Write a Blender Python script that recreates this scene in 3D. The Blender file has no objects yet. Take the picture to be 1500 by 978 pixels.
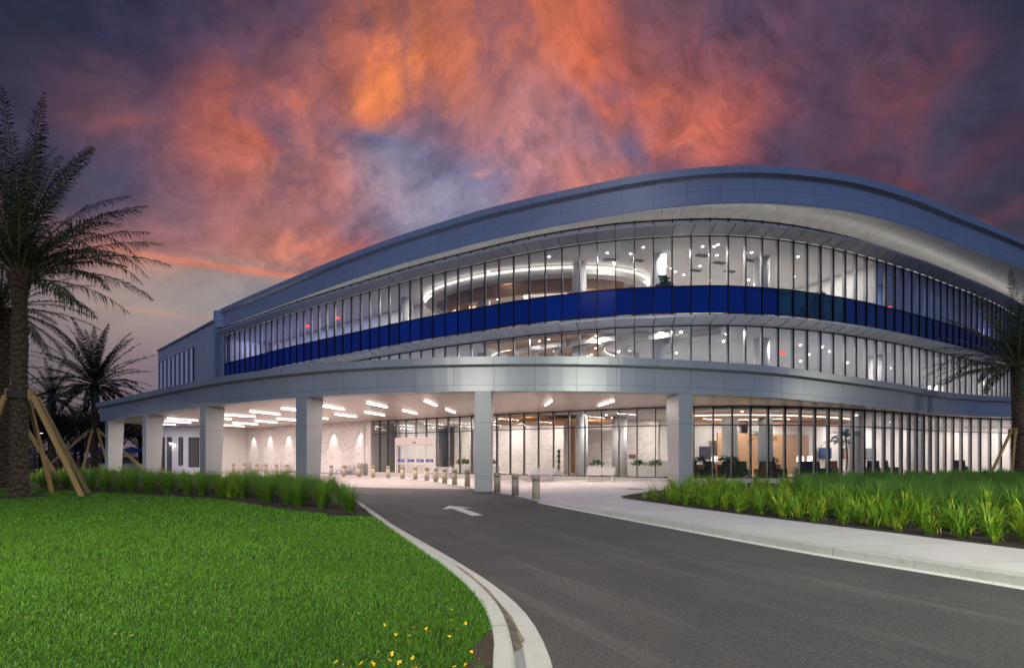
import bpy, bmesh, math, random
import numpy as np
from mathutils import Vector, Matrix
random.seed(7); rng = np.random.default_rng(7)
S = bpy.context.scene
COL = S.collection
R = math.radians
PI = math.pi

# ------------------------------------------------------------------ camera
cam = bpy.data.cameras.new("camera"); camo = bpy.data.objects.new("camera", cam); COL.objects.link(camo)
camo.location = (0, 0, 1.72); camo.rotation_euler = (R(90), 0, 0)
cam.sensor_width = 36; cam.sensor_fit = 'HORIZONTAL'; cam.lens = 680/1500*36
cam.shift_y = 179/1500; cam.clip_start = 0.05; cam.clip_end = 3000
S.camera = camo
S.view_settings.view_transform = 'Standard'; S.view_settings.look = 'None'
S.view_settings.exposure = 0.0; S.view_settings.gamma = 1.0
S.view_settings.use_curve_mapping = False
try:
    S.cycles.use_denoising = True
    S.cycles.denoiser = 'OPENIMAGEDENOISE'
    S.cycles.max_bounces = 6; S.cycles.diffuse_bounces = 4; S.cycles.glossy_bounces = 3
    S.cycles.transparent_max_bounces = 28
    S.cycles.caustics_reflective = False; S.cycles.caustics_refractive = False
    S.cycles.sample_clamp_indirect = 6.0
    S.cycles.use_light_tree = True
except Exception as e: print(e)

# ------------------------------------------------------------------ node helper
class NT:
    def __init__(s, tree): s.t = tree; s.n = tree.nodes; s.l = tree.links
    def node(s, typ, **kw):
        n = s.n.new(typ)
        for k, v in kw.items(): setattr(n, k, v)
        return n
    def set(s, sock, v):
        if isinstance(v, bpy.types.NodeSocket): s.l.new(v, sock)
        else: sock.default_value = v
    def math(s, op, a, b=None, c=None, clamp=False):
        n = s.node('ShaderNodeMath', operation=op, use_clamp=clamp); s.set(n.inputs[0], a)
        if b is not None: s.set(n.inputs[1], b)
        if c is not None: s.set(n.inputs[2], c)
        return n.outputs[0]
    def vmath(s, op, a, b=None, scale=None):
        n = s.node('ShaderNodeVectorMath', operation=op); s.set(n.inputs[0], a)
        if b is not None: s.set(n.inputs[1], b)
        if scale is not None: s.set(n.inputs['Scale'], scale)
        return n.outputs['Value'] if op in ('LENGTH', 'DOT_PRODUCT') else n.outputs[0]
    def noise(s, vec, scale, detail=4, rough=.55, dist=0, lac=2.0):
        n = s.node('ShaderNodeTexNoise'); s.set(n.inputs['Vector'], vec)
        n.inputs['Scale'].default_value = scale; n.inputs['Detail'].default_value = detail
        n.inputs['Roughness'].default_value = rough; n.inputs['Distortion'].default_value = dist
        return n
    def ramp(s, v, a, b, lo=0., hi=1., typ='SMOOTHSTEP'):
        n = s.node('ShaderNodeMapRange', interpolation_type=typ); s.set(n.inputs[0], v)
        for i, x in enumerate((a, b, lo, hi)): s.set(n.inputs[i+1], x)
        return n.outputs[0]
    def mix(s, f, a, b, blend='MIX'):
        n = s.node('ShaderNodeMix', data_type='RGBA', blend_type=blend); s.set(n.inputs[0], f)
        s.set(n.inputs[6], a if isinstance(a, bpy.types.NodeSocket) else (*a[:3], 1))
        s.set(n.inputs[7], b if isinstance(b, bpy.types.NodeSocket) else (*b[:3], 1))
        return n.outputs[2]
def lin(r, g, b):
    f = lambda c: ((c/255+.055)/1.055)**2.4 if c > 10 else c/255/12.92
    return (f(r), f(g), f(b))

# ------------------------------------------------------------------ world: dusk sky with lit clouds
W = bpy.data.worlds.new("World"); S.world = W; W.use_nodes = True
SKY_EL = [5, 9, 12, 14, 16, 18, 20, 22.5, 25, 28, 31, 34, 37, 40, 43, 47]
SKY = [
  [(258,300,808),(258,300,807),(324,338,859),(762,578,1275),(762,578,1274),(839,618,1295),(2462,1411,1656),(2866,1523,1655),(3071,1523,1603),(3170,1485,1543),(3212,1438,1490),(3222,1395,1447),(3214,1358,1414),(3197,1327,1387),(3176,1301,1364),(3153,1278,1344),(3129,1256,1325),(3101,1236,1306),(3069,1215,1287),(3032,1194,1268),(2986,1172,1249),(2931,1147,1228),(2860,1118,1206),(2768,1084,1179),(2634,1036,1143),(2402,958,1085),(1901,792,962),(510,336,624),(319,273,578),(319,273,578),(319,273,578)],
  [(626,565,1102),(803,679,1172),(1172,832,1419),(1718,1082,1661),(1543,985,1654),(2155,1617,2013),(2399,1688,1994),(3074,1813,1895),(3252,1737,1779),(3343,1642,1671),(3378,1557,1587),(3372,1489,1527),(3342,1435,1484),(3305,1391,1451),(3268,1354,1421),(3232,1321,1392),(3197,1290,1363),(3159,1260,1333),(3114,1230,1303),(3058,1197,1274),(2990,1163,1243),(2904,1125,1211),(2796,1081,1177),(2660,1030,1138),(2485,968,1091),(2250,888,1032),(1909,777,949),(1400,614,828),(448,314,608),(338,279,582),(1025,498,742)],
  [(1380,1070,1384),(1375,1068,1383),(2239,1589,1731),(3343,2172,2092),(2793,1932,2086),(2200,1658,2037),(2957,2374,2486),(3225,2067,2107),(3361,1882,1905),(3482,1744,1753),(3541,1639,1649),(3524,1561,1588),(3469,1501,1550),(3409,1452,1520),(3358,1410,1487),(3315,1370,1450),(3275,1330,1410),(3230,1290,1367),(3174,1248,1324),(3101,1204,1281),(3008,1156,1238),(2890,1103,1193),(2740,1043,1146),(2553,974,1094),(2324,893,1034),(2049,801,966),(1734,698,889),(1409,596,810),(1146,515,746),(1034,481,718),(1115,510,740)],
  [(1552,1258,1490),(1547,1258,1490),(2557,1917,1927),(3743,2561,2301),(3445,2649,2523),(3090,2485,2539),(3045,2460,2541),(2439,1996,2284),(2676,1893,2120),(3537,1770,1779),(3661,1669,1668),(3642,1599,1621),(3560,1546,1602),(3481,1502,1583),(3424,1459,1552),(3382,1415,1509),(3345,1368,1456),(3298,1319,1400),(3235,1267,1344),(3149,1212,1288),(3036,1152,1234),(2890,1087,1178),(2704,1013,1120),(2474,928,1057),(2194,832,987),(1867,723,908),(1503,608,822),(1134,496,734),(812,400,652),(510,305,556),(575,327,576)],
  [(1677,1292,1505),(2032,1370,1549),(2766,1563,1650),(4071,2631,2307),(3913,3099,2768),(3508,2872,2745),(2671,2331,2546),(2241,1887,2239),(2232,1878,2232),(3338,1719,1795),(3795,1668,1652),(3765,1624,1644),(3639,1592,1666),(3541,1561,1671),(3487,1522,1644),(3459,1475,1590),(3433,1419,1520),(3391,1358,1445),(3323,1294,1370),(3222,1225,1298),(3085,1151,1229),(2906,1070,1160),(2678,980,1091),(2397,879,1017),(2062,766,937),(1681,643,849),(1272,518,756),(867,403,664),(399,274,545),(468,292,545),(481,295,545)],
  [(2456,1314,1456),(2485,1260,1457),(2540,1162,1370),(5533,2070,1553),(4930,2836,2354),(3888,3045,2776),(2883,2470,2603),(2246,1887,2234),(2144,1779,2155),(2266,1501,1871),(3539,1598,1662),(3870,1632,1662),(3668,1640,1757),(3565,1636,1800),(3537,1607,1779),(3544,1555,1707),(3548,1488,1608),(3519,1412,1504),(3447,1331,1404),(3329,1244,1311),(3163,1152,1223),(2947,1053,1140),(2672,946,1058),(2334,828,975),(1944,701,888),(1524,570,796),(1098,445,704),(391,278,580),(396,273,545),(431,283,545),(460,291,545)],
  [(1580,843,1088),(1977,1002,1334),(2359,1105,1407),(4058,1487,1407),(5411,1995,1547),(4912,2639,2151),(4390,2467,2153),(3107,1911,1958),(3280,1629,1703),(2972,1530,1712),(5004,1461,1214),(3854,1619,1703),(3569,1697,1907),(3521,1739,1998),(3555,1723,1978),(3636,1664,1871),(3699,1580,1726),(3699,1484,1579),(3625,1381,1445),(3483,1273,1326),(3281,1159,1217),(3023,1039,1116),(2697,913,1022),(2299,781,932),(1855,644,844),(1415,510,753),(932,354,639),(371,273,578),(372,273,576),(342,267,555),(330,266,557)],
  [(613,395,721),(636,425,775),(1111,850,1428),(1729,991,1444),(3023,1254,1440),(4604,1656,1473),(5903,1998,1402),(6671,2051,1262),(5960,1789,1206),(5433,1552,1155),(5305,1378,1117),(1885,1384,2014),(2055,1442,2045),(3334,1937,2397),(3483,1929,2358),(3765,1846,2150),(3975,1735,1913),(4029,1605,1693),(3950,1468,1506),(3757,1324,1348),(3489,1174,1206),(3180,1027,1080),(2790,878,972),(2306,729,881),(1773,584,796),(1203,414,682),(892,319,612),(783,308,603),(506,279,581),(379,263,578),(318,255,578)],
  [(590,358,649),(610,375,677),(1032,745,1286),(961,885,1586),(2403,1070,1395),(4668,1538,1383),(3976,1467,1461),(3849,1452,1474),(5335,1741,1404),(3286,1459,1738),(2747,1411,1834),(1932,1430,2064),(2948,2302,2996),(2623,2232,3139),(2626,2232,3138),(4077,2069,2455),(4432,1934,2123),(4526,1761,1806),(4435,1588,1563),(4137,1401,1373),(3711,1190,1190),(3366,1014,1035),(2806,811,899),(1896,550,764),(1044,349,617),(1022,343,613),(1348,351,614),(1311,350,620),(1197,351,631),(779,315,608),(592,291,596)],
  [(331,260,552),(385,276,565),(1855,733,951),(2641,949,1106),(1724,861,1308),(5752,1355,907),(5194,1586,1139),(4008,1429,1358),(3831,1471,1465),(5868,1887,1541),(4013,2312,2685),(3508,2698,3380),(3508,2721,3512),(2660,2254,3160),(2883,2419,3366),(5146,2233,2464),(5150,2232,2461),(6705,2229,1813),(5703,1770,1454),(5517,1682,1384),(3064,893,936),(3050,887,931),(2561,727,841),(1910,550,763),(1284,485,783),(1004,352,632),(955,420,765),(979,409,755),(351,295,709),(227,231,596),(169,212,575)],
  [(187,217,499),(189,218,500),(1022,542,887),(1840,722,960),(919,522,973),(4392,1079,877),(6270,1448,794),(2675,1122,1393),(3471,1328,1393),(5881,1744,1243),(3075,2073,2624),(2758,2077,2771),(2608,2233,3189),(2480,2149,3197),(2415,2098,3226),(5780,2339,2350),(5795,2338,2343),(6682,2225,1815),(6061,1938,1590),(5529,1693,1398),(1624,1024,1602),(3132,909,947),(5548,1330,966),(4647,967,829),(1917,617,861),(922,472,882),(1789,590,851),(3455,803,762),(1303,471,736),(158,214,594),(108,182,522)],
  [(131,177,425),(131,177,425),(359,298,674),(286,259,622),(519,384,856),(2471,748,849),(4301,1106,870),(4402,1132,926),(5794,1570,1018),(3584,1346,1423),(1854,1343,1976),(1734,1617,2555),(1876,1642,2584),(3089,1765,2297),(4857,2013,2190),(6392,2226,1886),(4997,2009,2090),(4471,1864,2023),(3452,1680,2067),(3430,1429,1703),(3318,1145,1275),(5932,1349,816),(6311,1396,833),(4881,1049,796),(3032,761,845),(989,484,888),(1296,538,918),(1502,560,870),(896,407,749),(149,190,513),(103,160,453)],
  [(189,198,444),(161,190,447),(195,213,514),(195,213,515),(461,335,787),(453,319,761),(2459,829,925),(1863,769,974),(3352,1034,965),(4595,1272,906),(6772,1714,815),(7630,1944,860),(3440,1651,2051),(4648,1751,1656),(5295,1762,1473),(5385,1970,1809),(4950,1758,1730),(4317,1595,1703),(4609,1418,1415),(5314,1262,889),(5963,1273,705),(3351,872,831),(3046,803,805),(1685,621,923),(1681,620,923),(1323,536,876),(1325,536,875),(806,424,803),(409,306,682),(293,271,645),(178,184,477)],
  [(1539,676,879),(1254,572,807),(248,230,528),(236,226,526),(481,319,723),(481,319,723),(515,330,729),(1100,553,970),(1227,576,967),(4479,1245,886),(6839,1662,703),(8982,2234,677),(7886,1916,772),(7396,1796,821),(5978,1617,1030),(6046,1618,1017),(6049,1571,986),(6920,1563,837),(7935,1540,653),(4544,1068,763),(2453,797,895),(2231,723,930),(1869,658,908),(1151,532,869),(1151,532,869),(1170,513,844),(1170,513,844),(1002,472,825),(823,426,800),(1116,479,775),(1249,522,790)],
  [(2119,872,1027),(1945,804,979),(1807,748,941),(1708,704,919),(922,453,793),(506,326,726),(1457,607,880),(888,482,887),(887,482,887),(3171,965,825),(4022,1145,802),(4059,1159,783),(4094,1166,783),(5389,1417,865),(5374,1415,867),(6678,1589,744),(6604,1566,759),(5579,1289,702),(6636,1390,665),(1832,714,921),(1655,690,930),(1656,690,930),(1135,516,845),(1119,513,844),(1120,513,844),(1706,642,896),(1548,604,880),(1585,616,881),(1583,622,877),(1636,645,884),(1755,693,910)],
  [(2607,1038,1145),(2544,1009,1123),(2499,984,1103),(2474,964,1086),(2475,951,1072),(2538,956,1067),(2622,967,1063),(2621,951,1041),(2814,982,1020),(3600,1153,1009),(3242,1056,937),(1954,764,887),(2014,777,888),(4910,1329,803),(4910,1329,802),(6788,1619,723),(6794,1620,723),(4913,1222,723),(4910,1221,723),(2895,907,905),(1653,691,931),(2403,838,961),(2685,895,986),(2415,837,977),(2297,818,979),(2280,823,989),(2236,822,994),(2195,821,997),(2190,831,1005),(2225,854,1020),(2296,887,1042)],
]
def build_sky():
    t = NT(W.node_tree); t.n.clear()
    out = t.node('ShaderNodeOutputWorld')
    tc = t.node('ShaderNodeTexCoord').outputs['Generated']
    sep = t.node('ShaderNodeSeparateXYZ'); t.l.new(tc, sep.inputs[0])
    az = t.math('ARCTAN2', sep.outputs[0], sep.outputs[1])
    el = t.math('ARCSINE', sep.outputs[2])
    comb = t.node('ShaderNodeCombineXYZ')
    t.l.new(t.math('MULTIPLY', az, 57.2958), comb.inputs[0]); t.l.new(t.math('MULTIPLY', el, 57.2958), comb.inputs[1])
    P0 = comb.outputs[0]                                  # (azimuth, elevation) in degrees
    wv = lambda sc, dt, amp: t.vmath('SCALE', t.vmath('SUBTRACT', t.noise(tc, sc, dt, .5).outputs['Color'], (.5, .5, .5)), scale=amp)
    lowf = t.ramp(el, .26, .40, .35, 1.)
    w_ = t.vmath('ADD', wv(4.2, 2, 7.5), wv(10., 6, 4.6))
    Pw = t.vmath('ADD', P0, t.vmath('SCALE', w_, scale=lowf))
    sw = t.node('ShaderNodeSeparateXYZ'); t.l.new(Pw, sw.inputs[0])
    fa = t.ramp(sw.outputs[0], -50., 50., 0., 1., 'LINEAR')
    c = None
    for k, row in enumerate(SKY):
        rp = t.node('ShaderNodeValToRGB'); rp.color_ramp.interpolation = 'B_SPLINE'; e_ = rp.color_ramp.elements
        while len(e_) < len(row): e_.new(.5)
        for i, cc in enumerate(row): e_[i].position = i/(len(row)-1); e_[i].color = (cc[0]/9999, cc[1]/9999, cc[2]/9999, 1)
        t.l.new(fa, rp.inputs[0])
        c = rp.outputs[0] if c is None else t.mix(t.ramp(sw.outputs[1], float(SKY_EL[k-1]), float(SKY_EL[k]), 0., 1., 'LINEAR'), c, rp.outputs[0])
    def lobe(col, c, az0, el0, rx, ry, rot, amt, inner=-.15, vec=Pw):
        m = t.node('ShaderNodeMapping', vector_type='TEXTURE')
        t.l.new(vec, m.inputs[0]); m.inputs['Location'].default_value = (az0, el0, 0)
        m.inputs['Rotation'].default_value = (0, 0, R(rot)); m.inputs['Scale'].default_value = (rx, ry, 1)
        f = t.ramp(t.vmath('LENGTH', m.outputs[0]), 1.0, inner, 0., amt)
        return t.mix(f, col, lin(*c))
    Pf = t.vmath('ADD', P0, t.vmath('SCALE', w_, scale=.55))
    c = lobe(c, (246, 134, 74), -14.5, 38.2, 8, 3.4, 35, .85)
    c = lobe(c, (84, 64, 88), -20, 44.5, 9, 3.5, 30, .6)
    c = lobe(c, (112, 80, 94), -24, 36, 5, 2.2, 40, .5)
    c = lobe(c, (236, 122, 82), -19, 35.0, 7, 1.6, 8, .7)
    c = lobe(c, (228, 108, 72), -28.5, 30.5, 6, 2.4, 30, .75)
    c = lobe(c, (232, 114, 72), 10, 38, 6, 2.2, -60, .75)
    c = lobe(c, (232, 112, 74), 20, 32.5, 8, 2.6, -35, .6)
    c = lobe(c, (180, 80, 76), 39.5, 27.5, 8, 2.0, 54, .75, vec=Pw)
    c = lobe(c, (120, 58, 70), 43.5, 19.5, 10, 1.6, 14, .6, vec=Pw)
    c = lobe(c, (132, 60, 70), 36, 18.2, 8, .8, 8, .7, vec=Pf)
    c = lobe(c, (176, 98, 96), -40, 28.6, 7, .9, 14, .7, vec=Pf)
    c = lobe(c, (90, 94, 124), -16.5, 33.4, 4, 1.5, -5, .6, vec=Pf)
    c = lobe(c, (150, 146, 172), -9.5, 27.2, 8, 3.4, 12, .55, vec=Pf)
    c = lobe(c, (72, 60, 88), -33, 36.5, 9, 5, 20, .65)
    c = lobe(c, (66, 56, 84), 31, 31, 6, 9, -10, .6)
    c = lobe(c, (84, 62, 86), 27, 40, 7, 5, 0, .5)
    c = lobe(c, (96, 92, 122), 14, 33.4, 4.5, 2., -35, .75, vec=Pf)
    c = lobe(c, (222, 150, 148), -4, 31.6, 2.6, .6, 10, .6, vec=Pf)
    # thin burning underside and pale clear band low on the left
    Pl = t.vmath('ADD', P0, t.vmath('SCALE', w_, scale=.16))
    c = lobe(c, (236, 128, 96), -31, 19.3, 17, .55, 3, .85, .1, Pl)
    c = lobe(c, (212, 112, 92), -22, 20.1, 7, .6, -9, .7, .1, Pl)
    c = lobe(c, (110, 106, 126), -25.5, 17.3, 6, 1.3, 8, .6, .0, Pw)
    c = lobe(c, (206, 140, 122), -37.5, 13.8, 7, .45, 3, .5, 0., Pl)
    c = lobe(c, (196, 130, 120), -33, 11.8, 5, .35, -2, .45, 0., Pl)
    # wisps: streaky light and dark at fine scale
    def streak(rot, sx, sy, sc):
        m0 = t.node('ShaderNodeMapping'); t.l.new(Pf, m0.inputs[0]); m0.inputs['Rotation'].default_value = (0, 0, R(rot)); mp = t.node('ShaderNodeMapping'); t.l.new(m0.outputs[0], mp.inputs[0]); mp.inputs['Scale'].default_value = (sx, sy, 1)
        return t.noise(mp.outputs[0], sc, 9, .62, .0).outputs['Fac']
    a_ = streak(-30, .085, .26, 1.5); b_ = streak(36, .10, .28, 1.8)
    side = t.ramp(az, -.35, .45)
    st_ = t.node('ShaderNodeMix', data_type='FLOAT'); t.l.new(side, st_.inputs[0]); t.l.new(a_, st_.inputs[2]); t.l.new(b_, st_.inputs[3])
    low = t.ramp(el, .25, .38, .35, 1.)
    g = t.math('ADD', .96, t.math('MULTIPLY', t.math('SUBTRACT', st_.outputs[0], .5), t.math('MULTIPLY', low, 2.1)))
    c = t.vmath('MULTIPLY', c, t.vmath('ADD', t.vmath('SCALE', (.82, .80, .68), scale=g), (.08, .16, .33)))
    pz = t.noise(Pf, .13, 6, .58, .0).outputs['Fac']
    c = t.mix(t.math('MULTIPLY', t.ramp(pz, .52, .34, 0., .5), t.ramp(el, .33, .42)), c, lin(84, 74, 104))
    dk = t.math('MULTIPLY', t.ramp(t.math('ABSOLUTE', t.math('ADD', az, .02)), .38, .85, 0., .42), t.ramp(el, .25, .45))
    c = t.mix(dk, c, lin(34, 34, 58))
    c = t.mix(t.math('MULTIPLY', t.ramp(el, .40, .20, 0., .22), t.ramp(az, -.2, -.5)), c, lin(190, 168, 156))
    c = t.mix(t.ramp(t.math('ABSOLUTE', az), R(50), R(75)), c, (.035, .045, .10))
    c = t.mix(t.ramp(el, R(47), R(75)), c, (.05, .045, .10))
    # behind the viewer: even blue dusk
    back = t.ramp(sep.outputs[1], .25, -.25)
    c = t.mix(back, c, (.10, .17, .38))
    c = t.mix(t.ramp(el, 0.0, -.05), c, (.01, .015, .01))
    bg = t.node('ShaderNodeBackground'); t.l.new(c, bg.inputs[0]); bg.inputs[1].default_value = 1.0
    sky = t.node('ShaderNodeTexSky', sky_type='NISHITA'); sky.sun_disc = False
    sky.sun_elevation = R(1.0); sky.sun_rotation = R(200)
    b2 = t.node('ShaderNodeBackground'); t.l.new(sky.outputs[0], b2.inputs[0]); b2.inputs[1].default_value = .02
    add = t.node('ShaderNodeAddShader'); t.l.new(bg.outputs[0], add.inputs[0]); t.l.new(b2.outputs[0], add.inputs[1])
    t.l.new(add.outputs[0], out.inputs[0])
build_sky()
sun = bpy.data.lights.new("sun", 'SUN'); sun.energy = .12; sun.angle = R(25); sun.color = (1, .9, .85)
suno = bpy.data.objects.new("sun", sun); COL.objects.link(suno); suno.rotation_euler = (R(60), 0, R(-20))

# ------------------------------------------------------------------ materials
def mat(name, col, rough=.6, metal=0., var=0., vscale=3., bump=0., bscale=60., emit=None, estr=0., spec=.5, col2=None, coat=0.):
    m = bpy.data.materials.new(name); m.use_nodes = True; t = NT(m.node_tree)
    p = m.node_tree.nodes['Principled BSDF']
    p.inputs['Roughness'].default_value = rough; p.inputs['Metallic'].default_value = metal
    p.inputs['Specular IOR Level'].default_value = spec
    if coat: p.inputs['Coat Weight'].default_value = coat
    if var or col2:
        pos = t.node('ShaderNodeNewGeometry').outputs['Position']
        n = t.noise(pos, vscale, 5, .6).outputs['Fac']
        c2 = col2 if col2 else tuple(max(0, x*(1-var)) for x in col)
        c1 = col if col2 else tuple(min(1, x*(1+var*.5)) for x in col)
        t.l.new(t.mix(t.ramp(n, .3, .7), c1, c2), p.inputs['Base Color'])
    else: p.inputs['Base Color'].default_value = (*col, 1)
    if bump:
        pos = t.node('ShaderNodeNewGeometry').outputs['Position']
        n = t.noise(pos, bscale, 3, .6).outputs['Fac']
        b = t.node('ShaderNodeBump'); b.inputs['Strength'].default_value = bump; b.inputs['Distance'].default_value = .02
        t.l.new(n, b.inputs['Height']); t.l.new(b.outputs[0], p.inputs['Normal'])
    if emit: p.inputs['Emission Color'].default_value = (*emit, 1); p.inputs['Emission Strength'].default_value = estr
    return m
def panel_mat(name, col, du, dv=None, v0=0., w=.014, rough=.38, metal=.0, var=.05, seam=.35, tilt=.012, blotch=.25):
    """metal cladding: joints every du along u, at heights v0+k*dv, each panel very slightly different"""
    m = bpy.data.materials.new(name); m.use_nodes = True; t = NT(m.node_tree); p = m.node_tree.nodes['Principled BSDF']
    uv = t.node('ShaderNodeUVMap').outputs[0]; sep = t.node('ShaderNodeSeparateXYZ'); t.l.new(uv, sep.inputs[0])
    def line(s, d, off):
        a = t.math('DIVIDE', t.math('SUBTRACT', s, off), d); f = t.math('FRACT', a)
        dd = t.math('MINIMUM', f, t.math('SUBTRACT', 1., f))
        return t.ramp(t.math('MULTIPLY', dd, d), w*.5, w*1.1, 1., 0.), t.math('FLOOR', a)
    l1, id1 = line(sep.outputs[0], du, 0.)
    if dv: l2, id2 = line(sep.outputs[1], dv, v0); l = t.math('MAXIMUM', l1, l2); idn = t.math('ADD', id1, t.math('MULTIPLY', id2, 17.3))
    else: l, idn = l1, id1
    wn = t.node('ShaderNodeTexWhiteNoise', noise_dimensions='1D'); t.l.new(idn, wn.inputs['W'])
    pos = t.node('ShaderNodeNewGeometry').outputs['Position']
    n = t.noise(pos, .8, 4, .6).outputs['Fac']
    base = t.mix(t.math('MULTIPLY', wn.outputs[0], 1.), tuple(x*(1-var) for x in col), tuple(min(1, x*(1+var)) for x in col))
    if blotch: base = t.mix(t.ramp(n, .3, .7, 0., blotch), base, tuple(x*.82 for x in col))
    t.l.new(t.mix(l, base, tuple(x*seam for x in col)), p.inputs['Base Color'])
    p.inputs['Roughness'].default_value = rough; p.inputs['Metallic'].default_value = metal
    # panel tilt: random normal offset
    nv = t.vmath('SCALE', t.vmath('SUBTRACT', wn.outputs[1], (.5, .5, .5)), scale=tilt)
    nn = t.vmath('NORMALIZE', t.vmath('ADD', t.node('ShaderNodeNewGeometry').outputs['Normal'], nv))
    if tilt: t.l.new(nn, p.inputs['Normal'])
    return m
def glass_mat(name, tint, refl=1.0, rough=0.0):
    m = bpy.data.materials.new(name); m.use_nodes = True; t = NT(m.node_tree); t.n.clear()
    out = t.node('ShaderNodeOutputMaterial'); tr = t.node('ShaderNodeBsdfTransparent'); tr.inputs[0].default_value = (*tint, 1)
    gl = t.node('ShaderNodeBsdfGlossy'); gl.inputs['Roughness'].default_value = rough; gl.inputs[0].default_value = (.9, .93, 1, 1)
    fr = t.node('ShaderNodeFresnel'); fr.inputs[0].default_value = 1.5
    g = t.node('ShaderNodeNewGeometry')           # reflect once, on the outer face of the pane only
    f = t.math('MULTIPLY', t.math('MULTIPLY', fr.outputs[0], refl, clamp=True), t.math('SUBTRACT', 1., g.outputs['Backfacing']))
    mx = t.node('ShaderNodeMixShader'); t.l.new(f, mx.inputs[0]); t.l.new(tr.outputs[0], mx.inputs[1]); t.l.new(gl.outputs[0], mx.inputs[2])
    t.l.new(mx.outputs[0], out.inputs[0]); return m
def emit_mat(name, col, s):
    m = bpy.data.materials.new(name); m.use_nodes = True; t = NT(m.node_tree); t.n.clear()
    out = t.node('ShaderNodeOutputMaterial'); e = t.node('ShaderNodeEmission'); e.inputs[0].default_value = (*col, 1); e.inputs[1].default_value = s
    t.l.new(e.outputs[0], out.inputs[0]); return m
def wood_mat(name, a, b, sx=1., axis=2, rough=.5, scale=6.):
    m = bpy.data.materials.new(name); m.use_nodes = True; t = NT(m.node_tree); p = m.node_tree.nodes['Principled BSDF']
    pos = t.node('ShaderNodeTexCoord').outputs['Object']
    mp = t.node('ShaderNodeMapping'); t.l.new(pos, mp.inputs[0]); sc = [scale]*3; sc[axis] = scale*.08; mp.inputs['Scale'].default_value = sc
    n = t.noise(mp.outputs[0], 3, 5, .6, 1.5).outputs['Fac']
    t.l.new(t.mix(t.ramp(n, .3, .7), a, b), p.inputs['Base Color']); p.inputs['Roughness'].default_value = rough
    return m
def asphalt_mat():
    m = bpy.data.materials.new("asphalt"); m.use_nodes = True; t = NT(m.node_tree); p = m.node_tree.nodes['Principled BSDF']
    pos = t.node('ShaderNodeNewGeometry').outputs['Position']
    big = t.noise(pos, .35, 4, .6, .8).outputs['Fac']
    m0 = t.node('ShaderNodeMapping'); t.l.new(pos, m0.inputs[0]); m0.inputs['Rotation'].default_value = (0, 0, R(-121)); mp = t.node('ShaderNodeMapping'); t.l.new(m0.outputs[0], mp.inputs[0]); mp.inputs['Scale'].default_value = (.14, 1.5, 1)
    st = t.noise(mp.outputs[0], 1.3, 6, .65, .3).outputs['Fac']
    fine = t.noise(pos, 95, 5, .75).outputs['Fac']; med = t.noise(pos, 30, 6, .72).outputs['Fac']
    c = t.mix(t.ramp(big, .3, .7), (.048, .045, .048), (.078, .070, .071))
    c = t.mix(t.ramp(st, .47, .72, 0., .45), c, (.15, .138, .13))
    c = t.mix(t.ramp(st, .44, .3, 0., .5), c, (.050, .046, .048))
    c = t.mix(t.ramp(med, .5, .62, 0., .5), c, (.125, .115, .112)); c = t.mix(t.ramp(med, .48, .36, 0., .6), c, (.026, .024, .026))
    c = t.mix(t.ramp(fine, .54, .68, 0., .75), c, (.24, .225, .22)); c = t.mix(t.ramp(fine, .45, .32, 0., .7), c, (.022, .02, .02))
    v = t.node('ShaderNodeTexVoronoi'); t.l.new(pos, v.inputs['Vector']); v.inputs['Scale'].default_value = 1.7
    sp = t.ramp(v.outputs['Distance'], .030, .016)
    c = t.mix(t.math('MULTIPLY', sp, t.ramp(big, .45, .6)), c, (.5, .48, .46))
    t.l.new(c, p.inputs['Base Color']); p.inputs['Roughness'].default_value = .82; p.inputs['Specular IOR Level'].default_value = .35
    b = t.node('ShaderNodeBump'); b.inputs['Strength'].default_value = .55; b.inputs['Distance'].default_value = .008
    t.l.new(t.math('ADD', fine, med), b.inputs['Height']); t.l.new(b.outputs[0], p.inputs['Normal'])
    return m
def concrete_mat(name, col, joint=None, stain=.3, edge=None, rough=.75):
    m = bpy.data.materials.new(name); m.use_nodes = True; t = NT(m.node_tree); p = m.node_tree.nodes['Principled BSDF']
    pos = t.node('ShaderNodeNewGeometry').outputs['Position']
    a = t.noise(pos, .9, 6, .65).outputs['Fac']; b_ = t.noise(pos, 7, 5, .65, .6).outputs['Fac']; f = t.noise(pos, 160, 3, .6).outputs['Fac']
    c = t.mix(t.ramp(a, .3, .7), col, tuple(x*.86 for x in col))
    c = t.mix(t.ramp(b_, .5, .78, 0., stain), c, tuple(x*.5 for x in (col[0], col[1]*.97, col[2]*.85)))
    c = t.mix(t.ramp(f, .3, .75, 0., .25), c, tuple(x*.7 for x in col))
    if joint:
        uv = t.node('ShaderNodeUVMap').outputs[0]; sep = t.node('ShaderNodeSeparateXYZ'); t.l.new(uv, sep.inputs[0])
        for k in (0, 1):
            if not joint[k]: continue
            fr = t.math('FRACT', t.math('DIVIDE', sep.outputs[k], joint[k])); d = t.math('MULTIPLY', t.math('MINIMUM', fr, t.math('SUBTRACT', 1., fr)), joint[k])
            c = t.mix(t.ramp(d, .004, .012, .75, 0.), c, tuple(x*.35 for x in col))
    t.l.new(c, p.inputs['Base Color']); p.inputs['Roughness'].default_value = rough
    b = t.node('ShaderNodeBump'); b.inputs['Strength'].default_value = .25; b.inputs['Distance'].default_value = .006
    t.l.new(t.math('ADD', f, b_), b.inputs['Height']); t.l.new(b.outputs[0], p.inputs['Normal'])
    return m
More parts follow.
